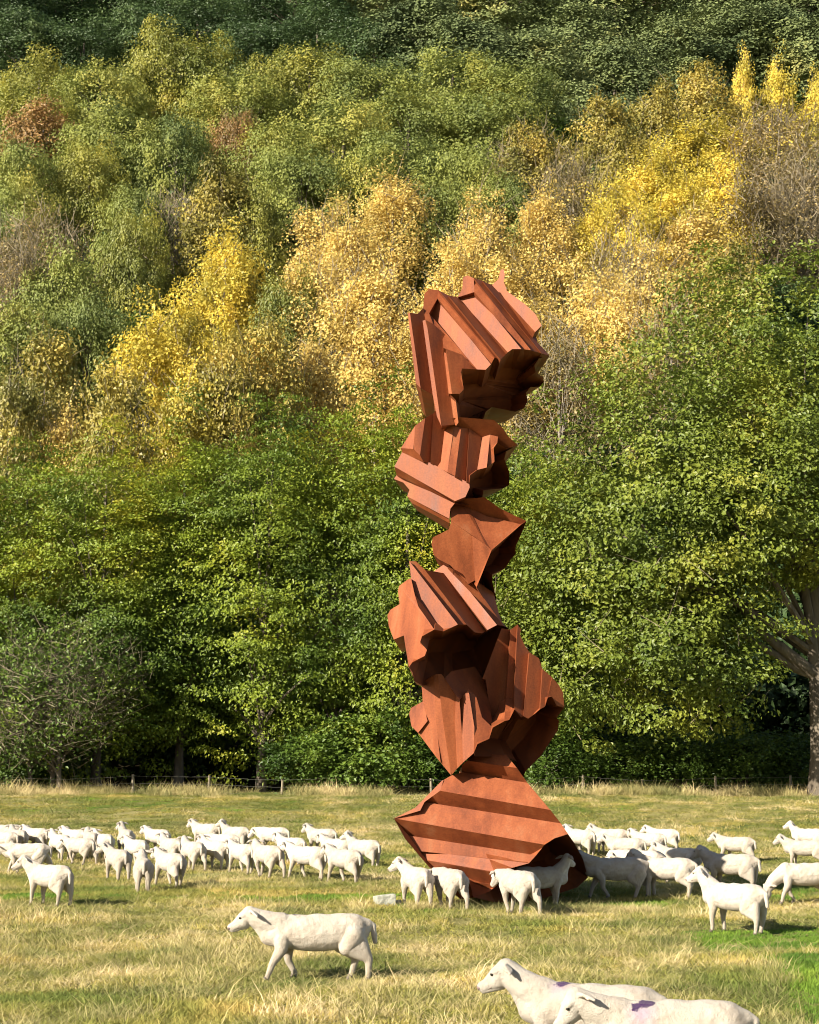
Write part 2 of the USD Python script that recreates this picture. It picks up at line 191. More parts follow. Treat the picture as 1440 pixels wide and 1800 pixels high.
  'hat': ([[719.5,986.0,0.021],[805.0,1097.8,0.569],[779.4,1109.8,0.546],[729.1,1045.1,0.227],[722.7,1016.3,0.123],[719.5,986.0,-0.061],[731.5,986.8,-0.103],[746.7,1001.2,-0.066],[820.2,1097.8,0.298],[805.0,1097.8,0.359],[746.7,1001.2,-0.106],[762.7,1004.3,-0.376],[780.2,1007.5,-0.675],[856.9,1107.4,-0.503],[847.3,1113.0,-0.212],[834.5,1111.4,0.019],[820.2,1097.8,0.074],[762.7,1004.3,-0.781],[780.2,992.4,-0.704],[788.2,993.2,-0.66],[873.7,1098.6,-0.071],[856.9,1107.4,-0.149],[780.2,1007.5,-0.684],[788.2,993.2,-0.339],[797.8,1000.4,-0.361],[837.7,1032.3,-0.45],[884.9,1100.2,-0.497],[873.7,1098.6,-0.458],[797.8,1000.4,-0.106],[839.3,1022.7,-0.488],[868.1,1041.9,-0.733],[877.7,1080.2,-0.648],[884.9,1100.2,-0.63],[837.7,1032.3,-0.418],[729.1,1045.1,0.393],[779.4,1109.8,0.522],[763.5,1106.6,0.766],[735.5,1065.8,0.615],[722.7,1016.3,0.223],[729.1,1045.1,0.369],[735.5,1065.8,0.494],[763.5,1106.6,0.914],[741.9,1118.6,0.702],[738.7,1128.1,0.691],[750.7,1142.5,0.862],[746.7,1152.9,0.844],[725.1,1164.1,0.631],[718.7,1172.9,0.582],[709.9,1117.0,0.339],[692.4,1124.2,0.161],[683.6,1101.0,0.002],[681.2,1081.8,-0.074],[686.0,1072.2,-0.045],[702.7,1061.9,0.116],[699.6,1038.7,0.022],[701.9,1029.9,0.025],[717.9,1017.9,0.174],[763.5,1106.6,0.954],[779.4,1109.8,0.68],[805.0,1097.8,0.455],[820.2,1097.8,0.232],[834.5,1111.4,-0.149],[847.3,1113.0,-0.358],[856.9,1107.4,-0.428],[873.7,1098.6,-0.564],[884.9,1100.2,-0.749],[893.6,1104.2,-0.927],[850.5,1190.4,-1.379],[844.1,1193.6,-1.325],[797.8,1204.8,-0.786],[780.2,1201.6,-0.488],[741.9,1204.8,0.035],[727.5,1196.8,0.347],[725.9,1182.5,0.55],[718.7,1172.9,0.777],[725.1,1164.1,0.794],[746.7,1152.9,0.618],[750.7,1142.5,0.69],[738.7,1128.1,1.047],[741.9,1118.6,1.12]],
    [[0,4,3],[1,0,3],[2,1,3],[5,9,8],[6,5,8],[7,6,8],[10,16,15],[11,10,15],[12,11,15],[13,12,15],[14,13,15],[18,17,22],[19,18,22],[20,19,22],[21,20,22],[23,27,26],[24,23,26],[25,24,26],[29,28,33],[30,29,33],[31,30,33],[32,31,33],[34,37,36],[35,34,36],[38,56,55],[39,38,55],[40,39,55],[41,40,55],[42,41,55],[43,42,55],[45,44,43],[46,45,43],[47,46,43],[48,47,43],[50,49,48],[51,50,48],[52,51,48],[53,52,48],[55,54,53],[43,55,53],[48,43,53],[57,79,78],[58,57,78],[60,59,58],[61,60,58],[62,61,58],[64,63,62],[65,64,62],[66,65,62],[67,66,62],[68,67,62],[69,68,62],[70,69,62],[71,70,62],[72,71,62],[73,72,62],[74,73,62],[75,74,62],[76,75,62],[77,76,62],[78,77,62],[58,78,62]],
    [41,42,43,44,45,46,47,48,49,50,51,52,53,54,55,56,57,58,59,60,61]),
  'heart': ([[743.3,1233.1,-0.184],[722.5,1244.6,-0.349],[719.4,1255.0,-0.355],[723.5,1276.9,-0.271],[735.0,1288.3,-0.142],[751.7,1267.5,-0.034],[741.2,1202.9,-0.083],[747.5,1195.6,-0.036],[763.1,1186.7,0.073],[766.2,1267.5,0.009],[774.6,1340.4,-0.013],[766.2,1330.0,-0.056],[735.0,1288.3,-0.211],[751.7,1267.5,-0.083],[743.3,1233.1,-0.101],[763.1,1186.7,0.132],[769.4,1184.8,0.156],[778.8,1267.5,0.07],[793.3,1363.3,-0.018],[774.6,1340.4,-0.048],[766.2,1267.5,0.028],[769.4,1184.8,0.237],[776.7,1185.2,0.235],[781.9,1192.5,0.223],[801.7,1221.7,0.177],[799.6,1267.5,0.112],[803.8,1350.8,-0.009],[793.3,1363.3,-0.025],[778.8,1267.5,0.116],[801.7,1221.7,0.227],[807.9,1230.0,0.244],[812.1,1288.3,0.166],[814.2,1340.4,0.087],[803.8,1350.8,0.017],[799.6,1267.5,0.139],[807.9,1230.0,0.137],[823.5,1212.3,0.232],[834.0,1277.9,0.291],[832.9,1323.8,0.282],[814.2,1340.4,0.168],[812.1,1288.3,0.158],[823.5,1212.3,0.15],[837.1,1223.8,0.154],[847.5,1261.2,0.209],[866.2,1279.0,0.218],[860.0,1298.8,0.263],[839.2,1308.1,0.306],[832.9,1323.8,0.343],[834.0,1277.9,0.257],[781.9,1192.5,0.247],[793.3,1180.0,-0.017],[835.0,1171.7,-0.616],[848.3,1192.5,-0.576],[853.8,1194.6,-0.623],[865.2,1267.5,-0.047],[866.2,1279.0,0.054],[847.5,1261.2,0.11],[837.1,1223.8,-0.129],[823.5,1212.3,-0.073],[807.9,1230.0,0.294],[801.7,1221.7,0.289],[881.9,1104.6,-0.329],[897.5,1107.1,-0.409],[890.2,1226.9,-0.491],[879.8,1234.2,-0.447],[876.7,1246.7,-0.444],[865.2,1267.5,-0.408],[853.8,1194.6,-0.279],[848.3,1192.5,-0.25],[897.5,1107.1,-0.274],[910.0,1097.7,-0.32],[903.8,1230.0,-0.268],[890.2,1226.9,-0.221],[910.0,1097.7,-0.214],[916.2,1107.1,-0.239],[914.2,1115.4,-0.218],[922.5,1134.2,-0.243],[930.8,1146.7,-0.276],[920.4,1259.2,-0.086],[916.2,1261.2,-0.06],[904.8,1246.7,-0.012],[903.8,1230.0,-0.025],[930.8,1146.7,-0.122],[947.5,1157.1,-0.185],[953.8,1175.8,-0.203],[949.6,1246.7,-0.163],[941.2,1254.0,-0.127],[928.8,1263.3,-0.075],[920.4,1259.2,-0.043],[953.8,1175.8,-0.115],[970.4,1190.4,-0.175],[963.1,1225.8,-0.132],[957.9,1242.5,-0.104],[949.6,1246.7,-0.069],[970.4,1190.4,-0.134],[982.9,1205.0,-0.201],[990.2,1217.5,-0.243],[992.3,1243.5,-0.271],[978.8,1240.4,-0.207],[970.4,1224.8,-0.158],[963.1,1225.8,-0.125],[890.2,1226.9,-0.403],[887.1,1267.5,0.158],[866.2,1279.0,0.063],[865.2,1267.5,-0.119],[876.7,1246.7,-0.281],[879.8,1234.2,-0.426],[890.2,1226.9,-0.219],[903.8,1230.0,-0.211],[904.8,1246.7,-0.024],[895.4,1265.4,0.207],[887.1,1267.5,0.248],[832.9,1323.8,0.334],[839.2,1308.1,0.434],[860.0,1298.8,0.253],[866.2,1279.0,0.405],[887.1,1267.5,0.248],[895.4,1265.4,0.156],[904.8,1246.7,0.25],[916.2,1261.2,-0.087],[920.4,1259.2,-0.122],[928.8,1263.3,-0.168],[886.0,1317.5,-0.243],[889.2,1330.0,-0.407],[835.0,1330.0,0.229],[941.2,1254.0,-0.072],[949.6,1246.7,-0.08],[957.9,1242.5,-0.114],[963.1,1225.8,-0.016],[970.4,1224.8,-0.069],[978.8,1240.4,-0.27],[992.3,1243.5,-0.408],[978.8,1261.2,-0.387],[907.9,1338.3,-0.303],[982.9,1267.5,-0.49],[980.8,1284.2,-0.682],[949.6,1330.0,-0.746],[924.6,1355.0,-0.636],[918.3,1369.6,-0.723]],
    [[5,0,1],[4,5,1],[3,4,1],[2,3,1],[6,14,13],[7,6,13],[8,7,13],[9,8,13],[10,9,13],[11,10,13],[12,11,13],[15,20,19],[16,15,19],[17,16,19],[18,17,19],[21,28,27],[22,21,27],[23,22,27],[24,23,27],[25,24,27],[26,25,27],[29,34,33],[30,29,33],[31,30,33],[32,31,33],[36,35,40],[37,36,40],[38,37,40],[39,38,40],[42,41,48],[43,42,48],[44,43,48],[45,44,48],[46,45,48],[47,46,48],[49,60,59],[50,49,59],[51,50,59],[54,53,52],[55,54,52],[56,55,52],[57,56,52],[58,57,52],[51,59,58],[52,51,58],[61,68,67],[62,61,67],[63,62,67],[64,63,67],[65,64,67],[66,65,67],[69,72,71],[70,69,71],[73,81,80],[75,74,73],[78,77,76],[79,78,76],[80,79,76],[75,73,80],[76,75,80],[82,88,87],[83,82,87],[84,83,87],[85,84,87],[86,85,87],[89,93,92],[90,89,92],[91,90,92],[94,100,99],[95,94,99],[96,95,99],[97,96,99],[98,97,99],[101,106,105],[102,101,105],[103,102,105],[104,103,105],[107,111,110],[108,107,110],[109,108,110],[112,124,123],[113,112,123],[114,113,123],[115,114,123],[117,116,115],[119,118,117],[121,120,119],[122,121,119],[115,123,122],[117,115,122],[119,117,122],[121,122,123],[125,121,123],[126,125,123],[127,126,123],[129,128,127],[130,129,127],[131,130,127],[132,131,127],[133,132,127],[123,133,127],[134,132,133],[135,134,133],[136,135,133],[137,136,133],[138,137,133]],
    [80,81,82,83,84,85,86,87,88,89,90,91,92,93,94,95,96,97,98,99,100,101,102,103,104,105]),
  'base': ([[830.0,1325.0,-0.203],[890.0,1327.0,-0.078],[908.8,1350.0,0.142],[821.2,1337.0,-0.122],[821.2,1337.0,-0.048],[908.8,1350.0,0.162],[927.5,1376.2,-0.027],[812.5,1357.5,-0.286],[812.5,1345.0,-0.161],[812.5,1357.5,-0.243],[927.5,1376.2,0.058],[967.5,1423.8,0.406],[773.8,1390.0,-0.114],[780.0,1371.2,-0.215],[792.5,1363.8,-0.238],[780.0,1371.2,-0.195],[773.8,1390.0,-0.123],[746.2,1410.0,-0.114],[738.8,1425.0,-0.065],[692.5,1438.8,-0.145],[730.0,1420.0,-0.117],[777.5,1372.0,-0.199],[773.8,1390.0,0.042],[967.5,1423.8,0.404],[986.2,1447.5,0.215],[746.2,1410.0,-0.282],[746.2,1410.0,-0.232],[986.2,1447.5,0.329],[998.8,1466.2,0.443],[975.0,1473.8,0.444],[957.5,1485.0,0.473],[692.5,1438.8,-0.17],[738.8,1425.0,-0.168],[692.5,1438.8,0.013],[957.5,1485.0,0.56],[942.5,1503.8,0.286],[717.5,1468.8,-0.226],[717.5,1468.8,-0.161],[942.5,1503.8,0.418],[930.0,1517.5,0.391],[737.5,1496.2,-0.102],[737.5,1496.2,-0.217],[930.0,1517.5,0.702],[902.5,1525.0,0.626],[875.0,1535.0,0.564],[751.2,1513.0,-0.071],[751.2,1513.0,0.051],[875.0,1535.0,0.753],[873.8,1556.2,0.435],[815.0,1548.8,0.057],[780.0,1540.0,-0.104],[780.0,1540.0,0.083],[815.0,1548.8,0.23],[873.8,1556.2,0.549],[860.0,1567.5,0.348],[832.5,1577.5,0.069],[810.0,1581.2,-0.116],[800.0,1572.5,-0.098],[692.5,1438.8,-0.012],[717.5,1468.8,-0.065],[737.5,1496.2,-0.069],[751.2,1513.0,-0.094],[780.0,1540.0,-0.241],[755.0,1525.0,-0.017],[712.5,1475.0,0.084],[998.8,1466.2,0.233],[975.0,1473.8,0.456],[957.5,1485.0,0.515],[942.5,1503.8,0.392],[930.0,1517.5,0.327],[902.5,1525.0,0.609],[875.0,1535.0,0.844],[873.8,1556.2,0.464],[860.0,1567.5,0.464],[832.5,1577.5,0.699],[870.0,1586.2,-0.041],[930.0,1587.5,-0.988],[1015.0,1560.0,-1.778],[1033.8,1542.5,-1.738],[1025.0,1510.0,-0.992],[1010.0,1482.5,-0.245]],
    [[0,3,2],[1,0,2],[4,8,7],[5,4,7],[6,5,7],[9,14,13],[10,9,13],[11,10,13],[12,11,13],[15,21,20],[16,15,20],[17,16,20],[18,17,20],[19,18,20],[22,25,24],[23,22,24],[27,26,32],[28,27,32],[29,28,32],[30,29,32],[31,30,32],[33,36,35],[34,33,35],[37,40,39],[38,37,39],[41,45,44],[43,42,41],[44,43,41],[46,50,49],[47,46,49],[48,47,49],[51,57,56],[52,51,56],[53,52,56],[54,53,56],[55,54,56],[58,64,63],[59,58,63],[60,59,63],[61,60,63],[62,61,63],[80,65,66],[79,80,66],[78,79,66],[77,78,66],[76,77,66],[75,76,66],[73,74,75],[72,73,75],[70,71,72],[69,70,72],[66,67,68],[75,66,68],[69,72,75],[68,69,75]],
    [41,42,43,44,45,46,47,48,49,50,51,52,53,54]),
}
SHIFT = dict(base=(0.0, 1.5), heart=(0.05, 1.2), hat=(0.12, 1.1), diamond=(-0.05, 0.9), neck=(0.1, 1.0), top=(0.1, 1.3))
PIT = dict(base=(-0.35, 0.65, 0.35), heart=(-0.15, 0.75, 0.2), hat=(0, 0.9, 0.45), diamond=(-0.2, 0.5, 0.1), neck=(-0.15, 0.6, 0.1), top=(-0.1, 0.85, 0.05))   # how far each pit, added for darker undersides, reaches in
CORTEN = usdkit.material(stage, '/World/Looks/weathering_steel', {
    'tc': ('texture_coordinate', {}), 'mp': ('mapping', {'scale': (1.0, 1.0, 0.16)}), 'n1': ('noise_texture', {'scale': 2.9, 'detail': 7.0, 'roughness': 0.62}),
    'r1': ('rgb_ramp', {'ramp': [(0.26, (0.082, 0.024, 0.011)), (0.44, (0.165, 0.043, 0.015)), (0.57, (0.212, 0.058, 0.019)), (0.74, (0.232, 0.086, 0.037))]}),
    'n2': ('noise_texture', {'scale': 42.0, 'detail': 4.0, 'roughness': 0.7}), 'r2': ('rgb_ramp', {'ramp': [(0.3, (0.72, 0.72, 0.72)), (0.7, (1.12, 1.12, 1.12))]}),
    'mu': ('mix', {'mix_type': 'multiply', 'fac': 1.0}), 'b': ('bump', {'strength': 0.25, 'distance': 0.006}),
    'rr': ('map_range', {'from_min': 0.3, 'from_max': 0.7, 'to_min': 0.42, 'to_max': 0.68}),
    'p': ('principled_bsdf', {'specular_ior_level': 0.22})},
    [('tc.object', 'mp.vector'), ('mp.vector', 'n1.vector'), ('tc.object', 'n2.vector'), ('n1.fac', 'r1.fac'), ('n2.fac', 'r2.fac'), ('r1.color', 'mu.color1'), ('r2.color', 'mu.color2'),
     ('mu.color', 'p.base_color'), ('n2.fac', 'b.height'), ('b.normal', 'p.normal'), ('n1.fac', 'rr.value'), ('rr.result', 'p.roughness')], surface='p.BSDF')
SCULPT_AT = (1.25, 25.0, 0.0)
sculpture = thing('sculpture', SCULPT_AT)
tag(sculpture, 'tall rust-brown steel sculpture of stacked corrugated blocks balanced in the field', 'sculpture')

def block(name, label):
    pts, tris, hollow = SCULPT[name]
    pts, tris, hollow = np.array(pts), np.array(tris), np.isin(np.arange(len(tris)), hollow)
    shift, thick = SHIFT[name]
    v = at(pts[:, 0], pts[:, 1], 25.0 - pts[:, 2] - shift) - np.array(SCULPT_AT)
    a, b, c = pts[tris[:, 0], :2], pts[tris[:, 1], :2], pts[tris[:, 2], :2]
    ok = np.abs((b - a)[:, 0] * (c - a)[:, 1] - (b - a)[:, 1] * (c - a)[:, 0]) > 0.5
    tris, hollow = tris[ok], hollow[ok]
    mid = v.mean(0)
    back = v.copy()                                           # the far side repeats the folds, a little smaller
    back[:, [0, 2]] = mid[[0, 2]] + (v[:, [0, 2]] - mid[[0, 2]]) * 0.86
    back[:, 1] = v[:, 1].max() + thick * 0.55 + (v[:, 1].max() - v[:, 1]) * 0.6
    if name == 'base':
        back[:, 2] = np.maximum(back[:, 2], -0.05)
    edges = np.vstack([tris[:, [0, 1]], tris[:, [1, 2]], tris[:, [2, 0]]])
    have = {tuple(e) for e in edges.tolist()}
    rim = np.array([e for e in edges.tolist() if (e[1], e[0]) not in have])
    n = len(v)
    f = np.vstack([tris, tris[:, ::-1] + n, np.stack([rim[:, 1], rim[:, 0], rim[:, 0] + n], 1), np.stack([rim[:, 1], rim[:, 0] + n, rim[:, 1] + n], 1)])
    V, Fs = [v, back], [f]
    if hollow.any():                                          # added pits with walls replace the flat undersides, to deepen their shade
        pit = tris[hollow]
        for comp in trimesh.graph.connected_components(np.vstack([pit[:, [0, 1]], pit[:, [1, 2]]]), min_len=3):
            tri = pit[np.isin(pit[:, 0], comp)]
            nn = np.cross(v[tri[:, 1]] - v[tri[:, 0]], v[tri[:, 2]] - v[tri[:, 0]]).sum(0)
            nn = nn / np.linalg.norm(nn)
            ids = np.unique(tri)
            cen = v[ids].mean(0)
            lookup = {int(i): k for k, i in enumerate(ids)}
            low = cen + (v[ids] - cen) * 0.75 + PIT[name]
            o = sum(len(q) for q in V)
            e = np.vstack([tri[:, [0, 1]], tri[:, [1, 2]], tri[:, [2, 0]]])
            h = {tuple(q) for q in e.tolist()}
            e = np.array([q for q in e.tolist() if (q[1], q[0]) not in h])
            m0 = np.array([lookup[int(q)] for q in e[:, 0]]) + o
            m1 = np.array([lookup[int(q)] for q in e[:, 1]]) + o
            Fs += [np.vectorize(lookup.get)(tri) + o, np.stack([e[:, 0], e[:, 1], m1], 1), np.stack([e[:, 0], m1, m0], 1)]
            V.append(low)
        Fs[0] = np.vstack([tris[~hollow], f[len(tris):]])
    tag(mesh('block', (np.vstack(V), np.vstack(Fs)), CORTEN, str(sculpture.GetPath())), label)
for k, l in (('base', 'wide base block with sloping horizontal folds standing on the grass'), ('heart', 'heart-shaped block with wavy upright folds'), ('hat', 'tilted block with folds over a dark underside'),
             ('diamond', 'small smooth diamond-shaped block'), ('neck', 'neck block with upright and slanting folds'), ('top', 'topmost large block with deep diagonal folds')):
    block(k, l)

# ---------------------------------------------------------------- sheep
def fleece(name, marks=()):
    """Shorn coat: mottled cream, grubby legs and belly; marks: sprayed spots (centre, inner and outer radius, colour, strength) soaked into the wool."""
    nodes = {'tc': ('texture_coordinate', {}), 'n1': ('noise_texture', {'scale': 5.0, 'detail': 6.0, 'roughness': 0.65}), 'n2': ('noise_texture', {'scale': 85.0, 'detail': 5.0, 'roughness': 0.75}),
             'n4': ('noise_texture', {'scale': 17.0, 'detail': 3.0}), 'o': ('object_info', {}), 'mr': ('map_range', {'to_min': 0.80, 'to_max': 1.05}),
             'r': ('rgb_ramp', {'ramp': [(0.26, (0.32, 0.26, 0.20)), (0.46, (0.42, 0.365, 0.30)), (0.72, (0.48, 0.435, 0.37))]}), 'mu': ('vector_math', {'math_type': 'scale'}),
             'sp': ('separate_xyz', {}), 'az': ('math', {'math_type': 'multiply_add', 'value2': -0.5, 'value3': 0.22}), 'ad0': ('math', {'math_type': 'add'}),
             'dm': ('map_range', {'from_min': -0.02, 'from_max': 0.30, 'to_min': 0.0, 'to_max': 0.75, 'clamp': True}), 'dirt': ('mix', {'color2': (0.20, 0.155, 0.105)}),
             'n3': ('noise_texture', {'scale': 22.0, 'detail': 5.0, 'roughness': 0.7}), 'nk': ('math', {'math_type': 'multiply_add', 'value2': 0.10, 'value3': -0.05}),
             'b0': ('bump', {'strength': 0.6, 'distance': 0.035}), 'b': ('bump', {'strength': 0.9, 'distance': 0.018}), 'p': ('principled_bsdf', {'roughness': 0.95, 'specular_ior_level': 0.1, 'sheen_weight': 0.15})}
    links = [(f'tc.object', f'{n}.vector') for n in ('n1', 'n2', 'n3', 'n4')] + [('tc.object', 'sp.vector'), ('n1.fac', 'r.fac'), ('r.color', 'mu.vector1'), ('o.random', 'mr.value'), ('mr.result', 'mu.scale'),
             ('sp.z', 'az.value1'), ('az.value', 'ad0.value1'), ('nk.value', 'ad0.value2'), ('n3.fac', 'nk.value1'), ('ad0.value', 'dm.value'), ('dm.result', 'dirt.fac'), ('mu.vector', 'dirt.color1'),
             ('n4.fac', 'b0.height'), ('b0.normal', 'b.normal'), ('n2.fac', 'b.height'), ('b.normal', 'p.normal')]
    last = 'dirt.color'
    for k, (c, r0, r1, col, amount) in enumerate(marks):
        nodes |= {f'v{k}': ('vector_math', {'math_type': 'distance', 'vector2': c}), f'a{k}': ('math', {'math_type': 'add'}), f'm{k}': ('map_range', {'from_min': r0, 'from_max': r1, 'to_min': amount, 'to_max': 0.0, 'clamp': True}), f'x{k}': ('mix', {'color2': col})}
        links += [('tc.object', f'v{k}.vector1'), (f'v{k}.value', f'a{k}.value1'), ('nk.value', f'a{k}.value2'), (f'a{k}.value', f'm{k}.value'), (f'm{k}.result', f'x{k}.fac'), (last, f'x{k}.color1')]
        last = f'x{k}.color'
    links.append((last, 'p.base_color'))
    return usdkit.material(stage, f'/World/Looks/{name}', nodes, links, surface='p.BSDF')
FLEECE = fleece('shorn_fleece')
PURPLE, WASH, INK = (0.035, 0.008, 0.055), (0.24, 0.14, 0.25), (0.02, 0.018, 0.018)
HOOF = noisy('hoof_horn', [(0.3, (0.05, 0.04, 0.03)), (0.7, (0.11, 0.09, 0.07))], 20, 0.6)
EYE_MAT = noisy('sheep_eye', [(0.3, (0.012, 0.010, 0.008)), (0.7, (0.02, 0.015, 0.01))], 8, 0.15, spec=0.5)
NOSE = noisy('sheep_nose', [(0.3, (0.10, 0.075, 0.07)), (0.7, (0.22, 0.15, 0.13))], 30, 0.5)
EAR_PINK = noisy('inner_ear', [(0.3, (0.50, 0.33, 0.27)), (0.7, (0.62, 0.45, 0.37))], 30, 0.8)
SEG = [14]
def ball(c, r, n=None):
    return Manifold.sphere(float(r), n or SEG[0]).translate([float(v) for v in c])
def bone(*joints):
    return Manifold.batch_hull([ball(c, r) for c, r in joints])
def rot(yaw, pitch):
    cy, sy, cp, sp = math.cos(yaw), math.sin(yaw), math.cos(pitch), math.sin(pitch)
    return np.array([[cy * cp, -sy, -cy * sp], [sy * cp, cy, -sy * sp], [sp, 0, cp]])

def sheep_mesh(parent, neck=(0.0, 40.0), head=(0.0, -28.0), legs=((0, 0), (0, 0), (0, 0), (0, 0)), res=0.030, fat=1.0, neck_len=0.30, tail=0.15, ear_droop=-0.25, coat=None):
    """Builds a sheep facing +x with its feet at z = 0: one body and small parts. legs: (foot forward, knee bend) of left fore, right fore, left hind, right hind."""
    w = fat
    S = []
    chest, mid, loin, rump = ((0.34, 0, 0.485), 0.155 * w), ((0.10, 0, 0.475), 0.178 * w), ((-0.14, 0, 0.48), 0.180 * w), ((-0.36, 0, 0.50), 0.165 * w)
    withers, back, hips, dock = ((0.32, 0, 0.565), 0.090), ((0.0, 0, 0.552), 0.098), ((-0.32, 0, 0.570), 0.092), ((-0.50, 0, 0.545), 0.062)
    S += [bone(chest, mid, withers, back), bone(mid, loin, back), bone(loin, rump, back, hips), bone(rump, hips, dock)]
    S += [bone(((0.05, 0, 0.475), 0.181 * w), ((-0.08, 0, 0.477), 0.183 * w))]
    S += [bone(chest, ((0.47, 0, 0.46), 0.105), withers)]
    n0 = np.array([0.40, 0, 0.545])
    R = rot(math.radians(neck[0]), math.radians(neck[1]))
    hc = n0 + R @ np.array([neck_len, 0, 0])
    nm = n0 + R @ np.array([neck_len * 0.55, 0, 0.0]) + np.array([0.02, 0, -0.005])
    S += [bone((n0 + [-0.05, 0, -0.01], 0.135), (nm, 0.105)), bone((nm, 0.105), (hc, 0.082)), bone(((0.46, 0, 0.45), 0.10), (nm + [0, 0, -0.03], 0.08))]
    Rh = rot(math.radians(neck[0] + head[0]), math.radians(head[1]))
    hp = lambda x, y, z: hc + Rh @ np.array([x, y, z])
    S += [bone((hp(0, 0, 0.01), 0.078), (hp(0.075, 0, -0.018), 0.071)), bone((hp(0.06, 0, 0.012), 0.058), (hp(0.075, 0, -0.035), 0.066), (hp(0.185, 0, -0.030), 0.043)),
          bone((hp(0.185, 0, -0.026), 0.043), (hp(0.222, 0, -0.022), 0.034), (hp(0.215, 0, -0.050), 0.030)), bone((hp(0.07, 0, -0.07), 0.040), (hp(0.20, 0, -0.058), 0.026))]
    for s in (-1, 1):
        S.append(bone((hp(0.085, s * 0.046, 0.030), 0.026), (hp(0.055, s * 0.05, 0.025), 0.026)))                  # brow
        e0, e1, e2 = hp(-0.025, s * 0.066, 0.03), hp(-0.050, s * 0.135, 0.025 + ear_droop * 0.07), hp(-0.060, s * 0.200, 0.01 + ear_droop * 0.16)
        up = Rh @ np.array([0.02, 0, 0.03])
        S.append(bone((e0, 0.020), (e1 + up * 0.7, 0.013), (e1 - up * 0.7, 0.013)))
        S.append(bone((e1 + up * 0.7, 0.013), (e1 - up * 0.7, 0.013), (e2, 0.009)))
    S.append(bone((( -0.515, 0, 0.56), 0.040), ((-0.565, 0, 0.535), 0.030)) )
    S.append(bone(((-0.565, 0, 0.535), 0.030), ((-0.585, 0.008, 0.535 - tail), 0.022)))
    hooves = []
    for k, (dx, bend) in enumerate(legs):
        s = 1 if k % 2 == 0 else -1
        if k < 2:
            sh, el = np.array([0.34, s * 0.085, 0.43]), np.array([0.31 + dx * 0.25, s * 0.105, 0.325])
            kn = np.array([0.335 + dx * 0.62 + bend * 0.5, s * 0.100, 0.195 + bend * 0.25]); fe = np.array([0.325 + dx - bend * 0.6, s * 0.100, 0.062 + bend * 0.5])
            S += [bone((sh, 0.090), (el, 0.062)), bone((el, 0.060), (kn, 0.036)), bone((kn, 0.036), (fe, 0.025))]
        else:
            sh, el = np.array([-0.36, s * 0.085, 0.46]), np.array([-0.27 + dx * 0.3, s * 0.115, 0.345])
            kn = np.array([-0.445 + dx * 0.75 - bend * 0.3, s * 0.100, 0.225 + bend * 0.25]); fe = np.array([-0.415 + dx - bend * 0.6, s * 0.100, 0.062 + bend * 0.5])
            S += [bone((sh, 0.125), (el, 0.085)), bone((el, 0.080), (sh + [-0.06, 0, -0.06], 0.085), (kn, 0.042)), bone((kn, 0.040), (fe, 0.027))]
        ho = fe + [0.018, 0, -0.030]
        S.append(bone((fe, 0.027), (ho, 0.027)))
        hooves.append((fe + [0.014, 0, -0.020], fe + [0.030, 0, -0.047]))
    body = Manifold.batch_boolean(S, __import__('manifold3d').OpType.Add).refine_to_length(res)
    m = body.to_mesh()
    t = trimesh.Trimesh(m.vert_properties[:, :3], m.tri_verts, process=True)
    t = trimesh.Trimesh(t.vertices, t.faces, process=True)
    trimesh.smoothing.filter_taubin(t, 0.5, 0.52, iterations=int(16 * (0.030 / res) ** 1.9))
    v = np.array(t.vertices)
    nrm = np.array(t.vertex_normals)
    lumps = meshkit.fbm(v * 9.0 + 3, 3, 4) - 0.5
    big = smooth(0.28, 0.40, v[:, 2]) * smooth(0.52, 0.40, v[:, 0])
    v = v + nrm * (lumps * 0.022 * big)[:, None]
    t = trimesh.Trimesh(v, t.faces, process=False)
    mesh('body', t, coat or FLEECE, parent, True)
    for s in (-1, 1):
        eb = trimesh.creation.icosphere(2, 0.0145); eb.apply_translation(hp(0.098, s * 0.0575, 0.022))
        mesh('eye', eb, EYE_MAT, parent, True)
        ie = trimesh.creation.icosphere(1, 1.0); ie.apply_scale([0.008, 0.050, 0.018])
        M = np.eye(4); M[:3, :3] = Rh @ np.array(trimesh.transformations.rotation_matrix(s * ear_droop * 0.9, [1, 0, 0])[:3, :3]); M[:3, 3] = hp(-0.037, s * 0.135, 0.022 + ear_droop * 0.075)
        ie.apply_transform(M)
        mesh('inner_ear', ie, EAR_PINK, parent, True)
    mesh('nose', trimesh.Trimesh(*(lambda q: (q.vert_properties[:, :3], q.tri_verts))(bone((hp(0.240, 0.016, -0.024), 0.0165), (hp(0.240, -0.016, -0.024), 0.0165), (hp(0.236, 0, -0.043), 0.013)).to_mesh())), NOSE, parent, True)
    mesh('mouth', trimesh.Trimesh(*(lambda q: (q.vert_properties[:, :3], q.tri_verts))(bone((hp(0.236, 0, -0.060), 0.0075), (hp(0.150, 0.0385, -0.060), 0.005), (hp(0.150, -0.0385, -0.060), 0.005)).to_mesh())), NOSE, parent, True)
    for a, b in hooves:
        q = bone((a, 0.030), (b, 0.026)).trim_by_plane((0, 0, 1), 0.0).to_mesh()
        mesh('hoof', trimesh.Trimesh(q.vert_properties[:, :3], q.tri_verts), HOOF, parent, 40)

